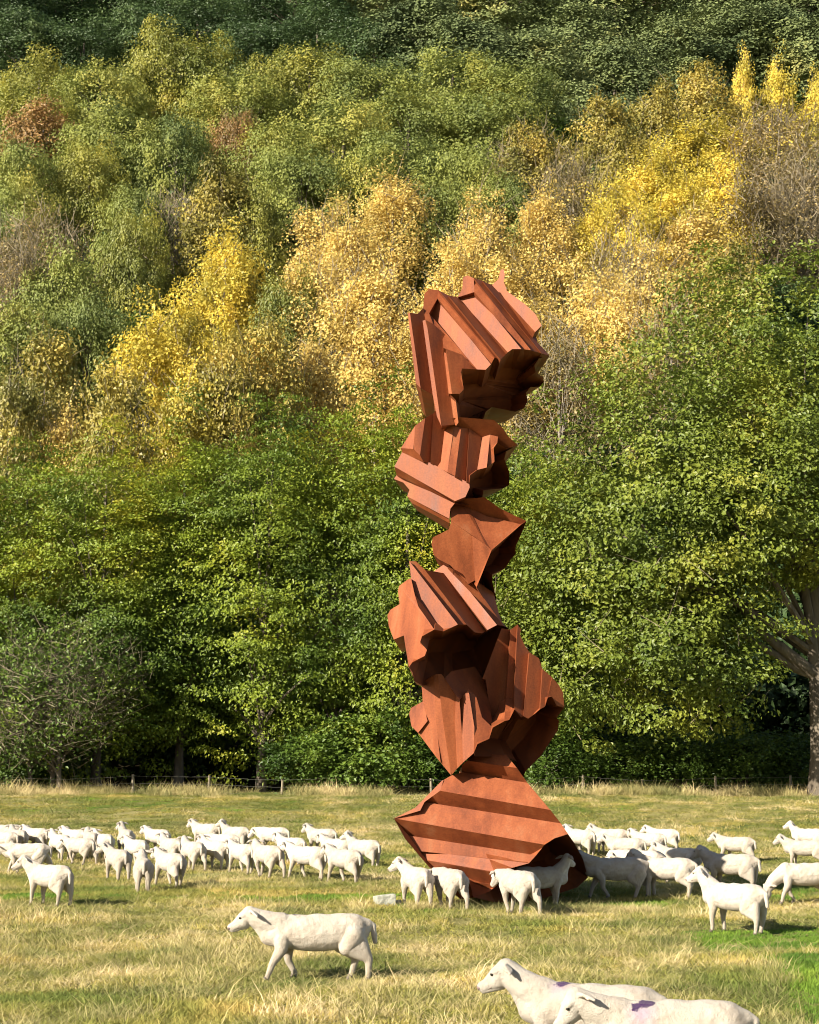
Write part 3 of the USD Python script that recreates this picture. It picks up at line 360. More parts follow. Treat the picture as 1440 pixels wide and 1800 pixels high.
STAND = ((0.02, 0), (-0.03, 0), (-0.03, 0), (0.04, 0))
STEP = ((0.14, 0), (-0.12, 0.03), (-0.14, 0.02), (0.12, 0))
STEP2 = ((-0.13, 0.03), (0.14, 0), (0.12, 0), (-0.15, 0.02))
POSES = dict(ahead=dict(neck=(0, 34), head=(0, -30), legs=STAND), left=dict(neck=(28, 36), head=(22, -28), legs=((0.05, 0), (-0.02, 0), (0.03, 0), (-0.05, 0))), right=dict(neck=(-25, 34), head=(-22, -28), legs=STAND),
             step=dict(neck=(4, 26), head=(0, -24), legs=STEP), step2=dict(neck=(-6, 30), head=(-6, -30), legs=STEP2), low=dict(neck=(8, 4), head=(4, -38), legs=STEP2), alert=dict(neck=(12, 52), head=(14, -20), legs=STAND),
             graze=dict(neck=(6, -44), head=(8, -62), legs=STEP, neck_len=0.40))
for k, p in POSES.items():
    sheep_mesh(proto('sheep_' + k), **p)

FLOCK = 'flock of shorn white sheep'
def sheep(px, py, face, pose, label, size=1.0, x=None):
    p = ground_at(px, py)
    o = copy_of(f'/World/prototypes/sheep_{pose}', 'sheep', p - [0, 0, 0.01], face, (0.86 * size, 0.92 * size, 0.95 * size))
    tag(o, label, 'sheep', FLOCK)
    return o
HERD = [
 (4, 1506, 150, 'step', 'sheep cut in half by the left frame edge, back row', 1.0),
 (12, 1492, 160, 'ahead', 'hindmost sheep at the left frame edge, half hidden', 1.0),
 (140, 1520, 140, 'low', 'sheep with lowered head in the second row at the left', 1.0),
 (390, 1512, 150, 'low', 'sheep with lowered head in the second row above the walking sheep head', 1.0),
 (30, 1502, 122, 'ahead', 'sheep at the far left edge of the left flock, rump towards the sculpture, back row', 1.0),
 (62, 1498, 137, 'step', 'sheep in the back row of the left flock, second from the left edge', 0.98),
 (104, 1513, 124, 'ahead', 'sheep with shaded rump right behind the long sheep at the left edge', 1.02),
 (46, 1536, 178, 'low', 'long sheep walking out of the frame at the left edge', 1.05),
 (86, 1592, 140, 'left', 'sheep standing in front of all others at the left, nearest of the left flock', 1.0),
 (158, 1508, 112, 'step2', 'sheep in the back row left with raised rump, dark ear showing', 1.02),
 (180, 1510, 124, 'ahead', 'back row sheep turned away beside the head-high sheep', 0.98),
 (220, 1503, 110, 'alert', 'sheep holding its head high in the back row of the left flock', 1.02),
 (206, 1549, 119, 'left', 'sheep of the left flock with both ears out, left of the pair at the front', 1.0),
 (250, 1569, 102, 'ahead', 'sheep seen from behind, nearest of the pair in the middle of the left flock', 0.98),
 (298, 1559, 124, 'step', 'sheep stepping left with shaded rump, right of the pair at the front', 1.0),
 (276, 1502, 132, 'step', 'sheep with lifted head in the back row, middle of the left flock', 1.0),
 (338, 1531, 120, 'step2', 'sheep in the second row with its legs in shade, middle of the left flock', 1.02),
 (362, 1490, 142, 'ahead', 'hindmost sheep of the left flock, only its head and back showing', 1.0),
 (378, 1528, 130, 'ahead', 'sheep half hidden behind its neighbour, left of the sheep pair with crossed legs', 1.0),
 (414, 1496, 138, 'alert', 'back row sheep with head up above the walking sheep head', 1.0),
 (425, 1536, 122, 'step', 'sheep with slender legs in the front row above the walking sheep', 1.0),
 (470, 1543, 124, 'step2', 'sheep striding left with very dark rump in the front row', 1.03),
 (480, 1500, 144, 'low', 'long back row sheep above the sheep with the very dark rump', 1.03),
 (540, 1546, 138, 'step', 'sheep striding left with dark hind legs, third from the right in the left flock', 1.03),
 (566, 1502, 137, 'ahead', 'back row sheep with raised head near the right end of the left flock', 1.02),
 (606, 1553, 127, 'step', 'front row sheep with shaded hind legs at the right end of the left flock', 1.02),
 (640, 1526, 134, 'alert', 'rightmost sheep of the left flock, head up, in the back', 1.0),
 (592, 1522, 137, 'step2', 'sheep hidden between the two right-hand front sheep of the left flock', 1.0),
 (512, 1520, 132, 'ahead', 'sheep hidden in the second row above the walking sheep back', 1.0),
 (300, 1522, 122, 'ahead', 'sheep hidden in the second row behind the pair at the front', 1.0),
 (238, 1524, 124, 'step', 'sheep hidden in the second row below the head-high sheep', 1.0),
 (130, 1502, 132, 'step', 'sheep half hidden between the left back row sheep', 1.0),
 (732, 1596, 108, 'left', 'sheep standing against the sculpture base at the left, head turned left', 1.0),
 (792, 1600, 108, 'low', 'sheep seen from behind in front of the sculpture base, head low', 1.0),
 (912, 1608, 112, 'low', 'sheep seen from behind in front of the dark side of the sculpture base', 1.02),
 (948, 1594, 18, 'alert', 'sheep looking right with a drooping ear before the dark sculpture base', 1.0),
 (1086, 1581, 181, 'step2', 'grey looking sheep in the shadow of the sculpture, nose at its base', 1.1),
 (1022, 1505, 124, 'ahead', 'sheep emerging right of the sculpture, rump turned', 1.05),
 (1004, 1500, 122, 'step', 'sheep mostly hidden behind the right side of the sculpture', 1.0),
 (1075, 1501, 147, 'ahead', 'back row sheep showing only its back, right of the sculpture', 1.02),
 (1102, 1520, 146, 'step', 'sheep facing left in the second row behind the grey sheep', 1.02),
 (1142, 1508, 137, 'step2', 'sheep in the second row right of the sculpture, rump shaded', 1.0),
 (1168, 1500, 132, 'step', 'rightmost sheep of the back row behind the grey sheep', 1.0),
 (1196, 1547, 136, 'ahead', 'sheep with tan face right of the grey sheep, in the third row', 1.02),
 (1174, 1578, 150, 'ahead', 'sheep standing just behind the grey sheep, its head hidden', 1.05),
 (1128, 1552, 150, 'low', 'sheep whose back just shows above the grey sheep', 1.0),
 (1296, 1518, 140, 'step', 'lone sheep standing in the back to the right, legs apart', 1.02),
 (1288, 1568, 144, 'ahead', 'sheep standing right behind the alert sheep at the right', 1.05),
 (1294, 1641, 130, 'alert', 'alert sheep with lifted head standing on green grass at the right', 1.02),
 (1418, 1527, 150, 'ahead', 'sheep facing left cut by the right frame edge, middle one', 1.04),
 (1424, 1500, 137, 'alert', 'hindmost sheep at the right frame edge', 1.0),
 (1418, 1590, 182, 'graze', 'grazing sheep with its head in the grass at the right frame edge', 1.06),
]
for a in HERD:
    sheep(*a[:5], size=a[5])

# the three nearest sheep, each a mesh of its own
SEG[0] = 28
def near_sheep(px, py, d, face, label, size, **kw):
    if d is None:
        p = ground_at(px, py)
    else:
        q = at(px, py, d); p = np.array([q[0], q[1], float(terrain(q[0], q[1]))])
    o = thing('sheep', p - [0, 0, 0.012], face, (size,) * 3)
    sheep_mesh(str(o.GetPath()), res=0.016, **kw)
    tag(o, label, 'sheep', FLOCK)
near_sheep(556, 1724, None, 184, 'white sheep walking left alone in the foreground with a small dark mark on its withers', 0.99, neck=(2, 22), head=(0, -26), neck_len=0.29, legs=((0.16, 0), (-0.10, 0.02), (-0.10, 0), (0.06, 0)),
           coat=fleece('fleece_with_dark_mark', (((0.30, 0.02, 0.655), 0.012, 0.035, INK, 0.9), ((0.225, 0.02, 0.655), 0.012, 0.035, INK, 0.9))))
near_sheep(1042, 1750, 10.85, 152, 'white sheep at the bottom edge with raised head, behind the nearest sheep', 0.94, neck=(4, 33), head=(8, -26), neck_len=0.31, legs=STAND,
           coat=fleece('fleece_with_purple_mark', (((0.22, 0.06, 0.62), 0.03, 0.11, WASH, 0.4), ((0.22, 0.03, 0.655), 0.044, 0.060, PURPLE, 1.0))))
near_sheep(1180, 1750, 10.2, 170, 'nearest white sheep, head lowered, purple spray mark on its back, cut by frame', 0.90, neck=(12, 24), head=(8, -44), neck_len=0.28, legs=STAND, fat=1.04,
           coat=fleece('fleece_with_washed_spray', (((0.20, 0.13, 0.58), 0.03, 0.14, WASH, 0.55), ((0.17, 0.06, 0.650), 0.044, 0.060, PURPLE, 1.0), ((0.235, 0.09, 0.632), 0.032, 0.046, PURPLE, 1.0))))

# ---------------------------------------------------------------- stone block and fence
STONE = noisy('pale_stone', [(0.3, (0.20, 0.21, 0.16)), (0.6, (0.34, 0.34, 0.29)), (0.8, (0.42, 0.41, 0.37))], 5, 0.85, 0.6, 25)
p = ground_at(676, 1592)
rs = np.random.default_rng(3)
hullpts = np.array([[x * (0.24 + 0.02 * rs.normal()), y * 0.2 + 0.02 * rs.normal(), z] for x in (-1, 1) for y in (-1, 1) for z in (-0.05, 0.19 + 0.02 * rs.normal())])
hullpts[:, 2] += np.where(hullpts[:, 2] > 0, hullpts[:, 0] * 0.12, 0)
st = Manifold.batch_hull([ball(q, 0.018, 8) for q in hullpts]).refine_to_length(0.03).to_mesh()
sv = st.vert_properties[:, :3]
sv = sv + (meshkit.fbm(sv * 14, 3, 2) - 0.5)[:, None] * 0.02
o = thing('stone_block', p, 12, (0.62, 0.7, 0.75))
mesh('stone', (sv, st.tri_verts), STONE, str(o.GetPath()), 35)
mesh('chip', (sv * [0.32, 0.4, 0.45] + [0.36, 0.1, 0.0], st.tri_verts), STONE, str(o.GetPath()), 35)
tag(o, 'pale squared stone lying in the grass left of the sculpture', 'stone')

POST = noisy('weathered_post', [(0.3, (0.11, 0.09, 0.06)), (0.7, (0.24, 0.20, 0.14))], 4, 0.9, 0.5, 20, stretch=(1, 1, 0.2))
WIRE = usdkit.material(stage, '/World/Looks/fence_wire', {'p': ('principled_bsdf', {'base_color': (0.35, 0.34, 0.32), 'metallic': 0.8, 'roughness': 0.5})}, surface='p.BSDF')
b0 = at(700, 1392, 58.6)
fence = thing('field_fence', (0, 58.6, 0))
FX = [-18.5, -15.7, -12.9, -10.2, -7.4, -4.7, -2.1, 0.8, 3.6, 6.4, 8.6, 11.3, 14.05, 17.0]
tops = []
for i, xx in enumerate(FX):
    z = float(terrain(xx, 58.6))
    hh = 0.66 + 0.10 * math.sin(i * 2.3)
    t = trimesh.creation.cylinder(0.055, hh + 0.3, sections=9)
    t.vertices[t.vertices[:, 2] > 0] *= [0.85, 0.85, 1]
    t.apply_transform(trimesh.transformations.rotation_matrix(0.04 * math.sin(i * 1.7), [0, 1, 0]))
    t.apply_translation([xx, 0, z + hh / 2 - 0.15])
    mesh('post', t, POST, str(fence.GetPath()), 40)
    tops.append((xx, z + hh))
for k, dz in enumerate((0.06, 0.32, 0.60)):
    pts = []
    for (x0, z0), (x1, z1) in zip(tops[:-1], tops[1:]):
        for q in np.linspace(0, 1, 5)[:-1]:
            pts.append((x0 + (x1 - x0) * q, -0.062, z0 + (z1 - z0) * q - dz - 0.05 * 4 * q * (1 - q) * 0.3))
    mesh('wire', tube(pts, np.full(len(pts), 0.004), 4), WIRE, str(fence.GetPath()))
tag(fence, 'low post and wire fence along the foot of the wood', 'fence')

# ---------------------------------------------------------------- trees
def leaves(pos, nrm, axis, length, width, fold=0.18):
    """One folded diamond of two triangles per leaf."""
    side = unit(np.cross(nrm, axis))
    L, Wd = np.asarray(length)[:, None], np.asarray(width)[:, None]
    v = np.stack([pos, pos + axis * L * 0.45 + side * Wd * 0.5 + nrm * Wd * fold, pos + axis * L - nrm * L * 0.08, pos + axis * L * 0.45 - side * Wd * 0.5 + nrm * Wd * fold], 1)
    k = np.arange(len(pos))[:, None] * 4
    return v.reshape(-1, 3), np.vstack([k + [0, 1, 2], k + [0, 2, 3]])

def crown_of(rng, W, H, base, clumps, per, radius, flat, leaf, up=0.9, out=0.5, wild=0.7, lump=0.5, freq=2.2, inner=0.5, shape=1.0, droop=0.0, lobe=0.0):
    """Leaf clumps through a lumpy crown of width W from z = base to H; returns the leaf mesh and the clump centres."""
    seed = int(rng.integers(1000))
    u = unit(rng.normal(size=(clumps, 3)))
    r = (1 - lump / 2) + lump * (meshkit.fbm(u * freq + 7 + seed, 3, seed) - 0.25) * 1.3
    r = r * (1 - inner * rng.random(clumps) ** 1.8)
    half = (H - base) / 2
    c = np.stack([u[:, 0] * r * W / 2, u[:, 1] * r * W / 2, base + half + u[:, 2] * r * half], 1)
    hz = np.clip((c[:, 2] - base) / (H - base), 0, 1)
    c[:, :2] *= (1 - (1 - shape) * hz)[:, None]
    c[:, 2] = np.maximum(c[:, 2], 0.25)
    size = radius * (0.6 + 0.8 * rng.random(clumps))
    n = clumps * per
    which = np.repeat(np.arange(clumps), per)
    tiltax = rng.normal(size=(clumps, 2)) * 0.25
    off = rng.normal(size=(n, 3)) * 0.55
    ball_dir = unit(off)
    if lobe:                                                  # leaves sit towards the outside of their clump
        off = ball_dir * (0.35 + 0.65 * rng.random((n, 1)) ** 0.5)
    off[:, 2] = off[:, 2] * flat + (off[:, :2] * tiltax[which]).sum(1) - droop * (off[:, 0] ** 2 + off[:, 1] ** 2)
    p = c[which] + off * size[which][:, None]
    p[:, 2] = np.maximum(p[:, 2], 0.08)
    outward = unit(np.stack([c[which, 0] / W, c[which, 1] / W, (c[which, 2] - base - half) / (H - base) * 0.7], 1))
    nrm = unit(np.array([0, 0, up]) + out * outward + lobe * ball_dir + wild * rng.normal(size=(n, 3)) * 0.6)
    axis = unit(np.cross(nrm, rng.normal(size=(n, 3))) + 0.35 * outward)
    ln = leaf * (0.65 + 0.7 * rng.random(n))
    return leaves(p, nrm, axis, ln, ln * (0.55 + 0.25 * rng.random(n))), c

def limbs_of(rng, centres, trunk_h, r0, n_limbs, base=0.0, lean=(0, 0), sides=7):
    """A tapered trunk with limbs that reach some of the clump centres."""
    t = np.linspace(0, 1, 9)
    wob = np.cumsum(rng.normal(size=(9, 2)), 0) * 0.035 * trunk_h / 9
    path = np.stack([lean[0] * t ** 1.3 + wob[:, 0] * t, lean[1] * t ** 1.3 + wob[:, 1] * t, base - 0.3 + (trunk_h + 0.3) * t], 1)
    parts = [tube(path, r0 * (1.0 - 0.78 * t) * (1 + 0.5 * np.exp(-t * 18)), sides + 2)]
    order = rng.permutation(len(centres))[:n_limbs]
    for k in order:
        c = centres[k]
        s = np.clip((c[2] - base) / max(trunk_h, 0.1) * 0.62 * (0.7 + 0.5 * rng.random()), 0.16, 0.95)
        a = np.array([np.interp(s, t, path[:, i]) for i in range(3)])
        ra = r0 * (1.0 - 0.78 * s) * (0.3 + 0.25 * rng.random())
        q = np.linspace(0, 1, 6)[:, None]
        mid = a + (c - a) * 0.5 + np.array([0, 0, 0.10 * np.linalg.norm(c - a)]) + rng.normal(size=3) * 0.05 * np.linalg.norm(c - a)
        pts = (1 - q) ** 2 * a + 2 * q * (1 - q) * mid + q ** 2 * c
        parts.append(tube(pts, ra * (1 - 0.88 * q[:, 0]), 5))
    return join(parts)

def twigs_of(rng, centres, n, length, thick, spread=0.6):
    """Bare rising twigs round the clump centres."""
    parts = []
    for k in rng.integers(0, len(centres), n):
        a = centres[k] + rng.normal(size=3) * 0.35
        d = unit(np.array([rng.normal() * spread, rng.normal() * spread, 1.0]))
        L = length * (0.5 + rng.random())
        q = np.linspace(0, 1, 4)[:, None]
        parts.append(tube(a + d * L * q + rng.normal(size=3) * 0.12 * L * q * q, thick * (1 - 0.8 * q[:, 0]), 3))
    return join(parts)

GREEN = [(0.0, (0.035, 0.068, 0.010)), (0.45, (0.10, 0.16, 0.020)), (0.8, (0.18, 0.22, 0.026)), (1.0, (0.28, 0.29, 0.04))]
L_HORN = leaf_material('hornbeam_leaves', [(0.0, (0.068, 0.114, 0.014)), (0.4, (0.190, 0.238, 0.019)), (0.72, (0.393, 0.342, 0.027)), (0.9, (0.818, 0.477, 0.045)), (1.0, (0.913, 0.567, 0.081))], patch=0.22)
L_OAK = leaf_material('oak_leaves', [(0.0, (0.057, 0.092, 0.012)), (0.45, (0.147, 0.182, 0.022)), (0.85, (0.262, 0.257, 0.033)), (1.0, (0.383, 0.308, 0.044))], patch=0.3)
L_YELLOW = leaf_material('yellow_leaves', [(0.0, (0.30, 0.26, 0.04)), (0.3, (0.56, 0.45, 0.065)), (0.65, (0.78, 0.60, 0.10)), (1.0, (0.82, 0.68, 0.20))], patch=0.35, trans=0.38)
L_GOLD = leaf_material('golden_leaves', [(0.0, (0.380, 0.280, 0.075)), (0.3, (0.628, 0.470, 0.137)), (0.65, (0.760, 0.590, 0.192)), (1.0, (0.789, 0.680, 0.359))], patch=0.4, trans=0.38)
L_TAN = leaf_material('tan_leaves', [(0.0, (0.146, 0.125, 0.046)), (0.5, (0.354, 0.269, 0.110)), (1.0, (0.624, 0.442, 0.184))], patch=0.4)
L_OLIVE = leaf_material('olive_leaves', [(0.0, (0.143, 0.136, 0.028)), (0.5, (0.363, 0.292, 0.059)), (1.0, (0.700, 0.458, 0.104))], patch=0.3)
L_HILL = leaf_material('green_hill_leaves', [(0.0, (0.097, 0.131, 0.032)), (0.4, (0.218, 0.242, 0.048)), (0.8, (0.411, 0.355, 0.067)), (1.0, (0.736, 0.473, 0.106))], patch=0.12, rough=0.6)
L_LIGHT = leaf_material('light_green_leaves', [(0.0, (0.131, 0.152, 0.026)), (0.5, (0.308, 0.292, 0.048)), (1.0, (0.675, 0.455, 0.076))], patch=0.14)
L_RUST = leaf_material('rust_leaves', [(0.0, (0.126, 0.091, 0.030)), (0.5, (0.306, 0.174, 0.053)), (1.0, (0.504, 0.264, 0.091))], patch=0.2)
L_DARK = leaf_material('shade_toned_needles', [(0.0, (0.077, 0.106, 0.045)), (0.5, (0.177, 0.211, 0.080)), (1.0, (0.468, 0.395, 0.126))], patch=0.1, trans=0.1, rough=0.7, spec=0.15)  # leaf colour darkened to stand in for shade over the hilltop
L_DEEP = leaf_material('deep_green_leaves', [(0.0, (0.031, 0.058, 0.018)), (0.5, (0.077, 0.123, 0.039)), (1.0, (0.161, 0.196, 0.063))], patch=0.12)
L_BUSH = leaf_material('bush_leaves', GREEN, patch=0.3)
TWIG = noisy('grey_twigs', [(0.3, (0.11, 0.09, 0.06)), (0.7, (0.23, 0.19, 0.12))], 3.0, 0.9)

PROTO = {}
def tree_proto(key, W, H, leaf_mat, seed, bark=BARK, trunk=0.28, limbs=24, twigs=None, **kw):
    rng = np.random.default_rng(seed)
    base = kw.pop('base')
    lm, c = crown_of(rng, W, H, base, **kw)
    path = proto(key)
    usdkit.mesh(stage, path + '/trunk', limbs_of(rng, c, H * 0.82, trunk, limbs), bark, 40)
    usdkit.mesh(stage, path + '/crown', lm, leaf_mat)
    if twigs:
        tag(usdkit.mesh(stage, path + '/bare_twigs', twigs_of(rng, c, *twigs), TWIG).GetPrim(), kind='stuff')
    PROTO.setdefault(key.rsplit('_kind_', 1)[0], []).append((path, W, H))

for s in range(3):
    tree_proto(f'hornbeam_kind_{s}', 9.5, 15.5, L_HORN, 10 + s, base=0.15, clumps=520, per=100, radius=1.15, flat=0.16, leaf=0.145, up=0.9, out=0.5, wild=0.55, lobe=0.35, lump=0.8, freq=3.2, droop=0.2, trunk=0.22)
for s in range(2):
    tree_proto(f'yellow_kind_{s}', 7.5, 15, L_YELLOW, 20 + s, base=2.0, clumps=230, per=64, radius=0.85, flat=0.85, leaf=0.21, up=0.3, out=0.5, wild=0.7, lobe=0.7, lump=0.95, freq=3.2, shape=0.62, trunk=0.2, bark=PALE_BARK, twigs=(90, 1.3, 0.03))
    tree_proto(f'golden_kind_{s}', 7.5, 15, L_GOLD, 30 + s, base=2.0, clumps=210, per=60, radius=0.9, flat=0.95, leaf=0.20, up=0.3, out=0.5, wild=0.75, lobe=0.7, lump=0.95, freq=3.2, shape=0.60, trunk=0.2, bark=PALE_BARK, twigs=(220, 1.4, 0.032))
    tree_proto(f'tan_kind_{s}', 8, 14, L_TAN, 40 + s, base=1.5, clumps=380, per=22, radius=0.9, flat=0.8, leaf=0.2, lump=0.5, shape=0.8, trunk=0.16, limbs=40, bark=PALE_BARK, twigs=(520, 1.7, 0.035))
    tree_proto(f'olive_kind_{s}', 8, 14, L_OLIVE, 50 + s, base=1.0, clumps=230, per=66, radius=0.95, flat=0.9, leaf=0.24, up=0.3, out=0.6, wild=0.6, lobe=0.8, lump=0.6, shape=0.75, trunk=0.18, twigs=(120, 1.4, 0.028))
    tree_proto(f'green_kind_{s}', 11, 14, L_HILL, 60 + s, base=0.8, clumps=210, per=120, radius=1.35, flat=0.72, leaf=0.25, up=0.35, out=0.8, wild=0.55, lobe=0.9, lump=0.55, freq=2.2, inner=0.35)
    tree_proto(f'light_kind_{s}', 11, 14, L_LIGHT, 70 + s, base=0.8, clumps=210, per=120, radius=1.3, flat=0.72, leaf=0.25, up=0.35, out=0.8, wild=0.55, lobe=0.9, lump=0.55, freq=2.2, inner=0.35)
    tree_proto(f'deep_kind_{s}', 11, 14, L_DEEP, 100 + s, base=0.8, clumps=200, per=100, radius=1.35, flat=0.75, leaf=0.28, up=0.35, out=0.8, wild=0.55, lobe=0.9, lump=0.55, freq=2.2, inner=0.35)
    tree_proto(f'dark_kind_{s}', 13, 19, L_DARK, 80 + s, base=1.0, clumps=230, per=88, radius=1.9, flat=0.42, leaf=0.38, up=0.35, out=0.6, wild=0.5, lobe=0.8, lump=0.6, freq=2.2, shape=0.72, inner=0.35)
tree_proto('rust_kind_0', 10, 13, L_RUST, 90, base=0.8, clumps=190, per=76, radius=1.25, flat=0.75, leaf=0.28, up=0.35, out=0.8, wild=0.55, lobe=0.9, lump=0.55, inner=0.35, twigs=(120, 1.4, 0.03))
tree_proto('bare_kind_0', 8, 12, L_TAN, 95, base=0.5, clumps=260, per=6, radius=1.0, flat=0.8, leaf=0.2, lump=0.5, limbs=60, bark=PALE_BARK, twigs=(1500, 2.0, 0.04))

rt = np.random.default_rng(5)
# (px, py of the top, width in px, kind); d is solved so that the tree stands on the hillside
HILL = []
def row(kind, text):
    for t in text.split():
        HILL.append((kind, *map(float, t.split(','))))
row('yellow', '400,383,180 262,510,190 330,490,180 1130,262,170 1200,208,180 1040,330,130')
row('yellow', '1305,78,70 1368,82,95 1430,112,80 350,600,170')
row('golden', '570,335,180 690,292,190 560,430,200 660,440,220 850,328,180 955,312,170 895,425,220 1225,345,210 1040,440,190 740,520,200 1140,420,180 120,690,160')
row('tan', '1365,178,220 1320,300,200 1425,250,200 1100,385,170 95,362,170 30,385,180 1005,255,150 980,560,200 1180,520,200')
row('bare', '310,352,150 930,262,150 1400,330,150 10,440,150')
row('olive', '1055,172,160 1150,138,160 1235,112,150 1100,230,160 85,580,220 390,278,170 200,640,200 925,215,150 20,660,180')
row('green', '110,432,190 160,500,170 40,520,200 720,150,230 860,165,250 790,88,250 900,112,220 640,102,210 420,132,230 600,172,240 200,190,220 310,192,170 690,232,230 480,212,190 530,262,200 40,240,190 180,112,200 820,250,190 770,305,180 30,300,180 880,300,150')
row('light', '290,42,180 545,82,220 60,152,210 240,362,130 560,272,160 160,245,150 650,262,170 70,100,190 460,110,170 440,330,150')
row('rust', '75,186,190 410,192,110')
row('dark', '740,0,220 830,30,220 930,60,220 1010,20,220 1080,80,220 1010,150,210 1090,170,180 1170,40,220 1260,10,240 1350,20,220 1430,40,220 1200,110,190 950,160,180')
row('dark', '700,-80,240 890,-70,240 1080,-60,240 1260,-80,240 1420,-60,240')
row('yellow', '1085,300,160 1165,236,160 1245,190,170 1120,345,160 1195,292,170 1270,260,150')
row('golden', '620,360,180 800,400,180 1090,470,180 930,500,190 545,568,190')
row('deep', '40,20,220 150,40,220 250,10,200 350,-5,220 460,40,210 560,20,220 660,40,200 100,-60,240 300,-70,240 520,-60,240 0,-50,240')
row('light', '360,66,200')
row('green', '235,322,160')
row('olive', '470,560,190 390,574,190 1290,430,170')
row('light', '510,470,150')

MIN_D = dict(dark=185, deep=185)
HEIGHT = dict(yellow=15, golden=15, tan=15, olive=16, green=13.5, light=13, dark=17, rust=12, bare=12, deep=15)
LOOK = dict(yellow=('bright yellow autumn tree', 'yellow_autumn_tree'), golden=('orange-gold autumn tree', 'golden_autumn_tree'),
            tan=('tan half-bare tree', 'half_bare_tree'), olive=('olive-brown tree', 'olive_tree'),
            deep=('deep green broadleaf tree', 'deep_green_tree'), green=('rounded mid-green tree', 'green_tree'), light=('light yellow-green tree', 'light_green_tree'),
            dark=('dark evergreen tree', 'evergreen_tree'), rust=('rust-brown tree', 'rust_brown_tree'), bare=('leafless grey twiggy tree', 'bare_tree'))
STRIP = [(180, 'on the hill at the left edge'), (360, 'on the hill above the left flock'), (560, 'on the hill above the walking sheep'), (720, 'on the hill left above the sculpture'), (880, 'on the hill straight above the sculpture'),
         (1040, 'on the hill right above the sculpture'), (1220, 'on the hill above the grey shaded sheep'), (2000, 'on the hill above the big oak')]
ORD = ['highest', 'second highest', 'third highest', 'fourth highest', 'fifth highest', 'sixth highest', 'seventh highest', 'eighth highest']
import os; VERB = 'VERB' in os.environ
placed = []
for kind, px, py, wpx in HILL:
    h = HEIGHT[kind] * (0.92 + 0.16 * rt.random())
    d = np.linspace(MIN_D.get(kind, 72), 330, 1200)
    top = at(np.full_like(d, px), np.full_like(d, py), d)
    g = terrain(top[:, 0], top[:, 1])
    ok = g + h >= top[:, 2]
    k = int(np.argmax(ok)) if ok.any() else len(d) - 1
    if kind not in MIN_D and d[k] > 160:
        k = int(np.searchsorted(d, 157))                      # tall trees on the crest of the spur
    p = np.array([top[k, 0], top[k, 1], g[k]])
    print(kind, px, py, round(float(d[k])), ok.any(), round(float(top[k,2]-g[k]),1)) if VERB else None
    placed.append((kind, px, py, p, wpx * d[k] / F, max(top[k, 2] - g[k], 5.0)))
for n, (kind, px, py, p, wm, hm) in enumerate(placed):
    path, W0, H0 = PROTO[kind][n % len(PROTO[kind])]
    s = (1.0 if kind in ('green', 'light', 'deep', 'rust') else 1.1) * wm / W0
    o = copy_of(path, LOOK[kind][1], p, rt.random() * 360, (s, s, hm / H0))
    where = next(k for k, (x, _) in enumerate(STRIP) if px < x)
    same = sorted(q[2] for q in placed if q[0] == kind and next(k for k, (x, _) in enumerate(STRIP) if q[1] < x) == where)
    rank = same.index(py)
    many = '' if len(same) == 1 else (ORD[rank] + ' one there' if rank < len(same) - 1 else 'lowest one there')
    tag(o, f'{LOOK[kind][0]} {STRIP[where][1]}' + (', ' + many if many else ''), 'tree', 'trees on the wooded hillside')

# hornbeams along the far edge of the field
EDGE = [(-90, 726, 300, 61, 0), (60, 766, 270, 62, 1), (190, 736, 290, 61, 2), (330, 718, 290, 62.5, 0), (470, 694, 290, 61, 1), (590, 660, 280, 62, 2), (715, 666, 270, 61, 0), (850, 688, 270, 62.5, 1), (960, 766, 260, 63, 2)]
EDGE_L = ['left-hand', 'yellowing', 'golden-topped', 'broad', 'leafy', 'tallest', 'bright-topped', 'dark-footed', 'half hidden']
EDGE_W = ['beyond the left frame edge', 'behind the bare thorn bush', 'right of the bare thorn bush', 'behind the middle of the left flock', 'above the walking sheep', 'above the stone block', 'just left of the sculpture', 'straight behind the sculpture', 'between the sculpture and the oak']
for (px, py, wpx, d, k), a, b in zip(EDGE, EDGE_L, EDGE_W):
    top = at(px, py, d)
    g = float(terrain(top[0], top[1]))
    path, W0, H0 = PROTO['hornbeam'][k]
    s = 1.2 * wpx * d / F / W0
    o = copy_of(path, 'hornbeam_tree', (top[0], top[1], g), rt.random() * 360, (s, s, (top[2] - g) / H0))
    tag(o, f'{a} green hornbeam at the field edge {b}', 'tree', 'hornbeams along the field edge')

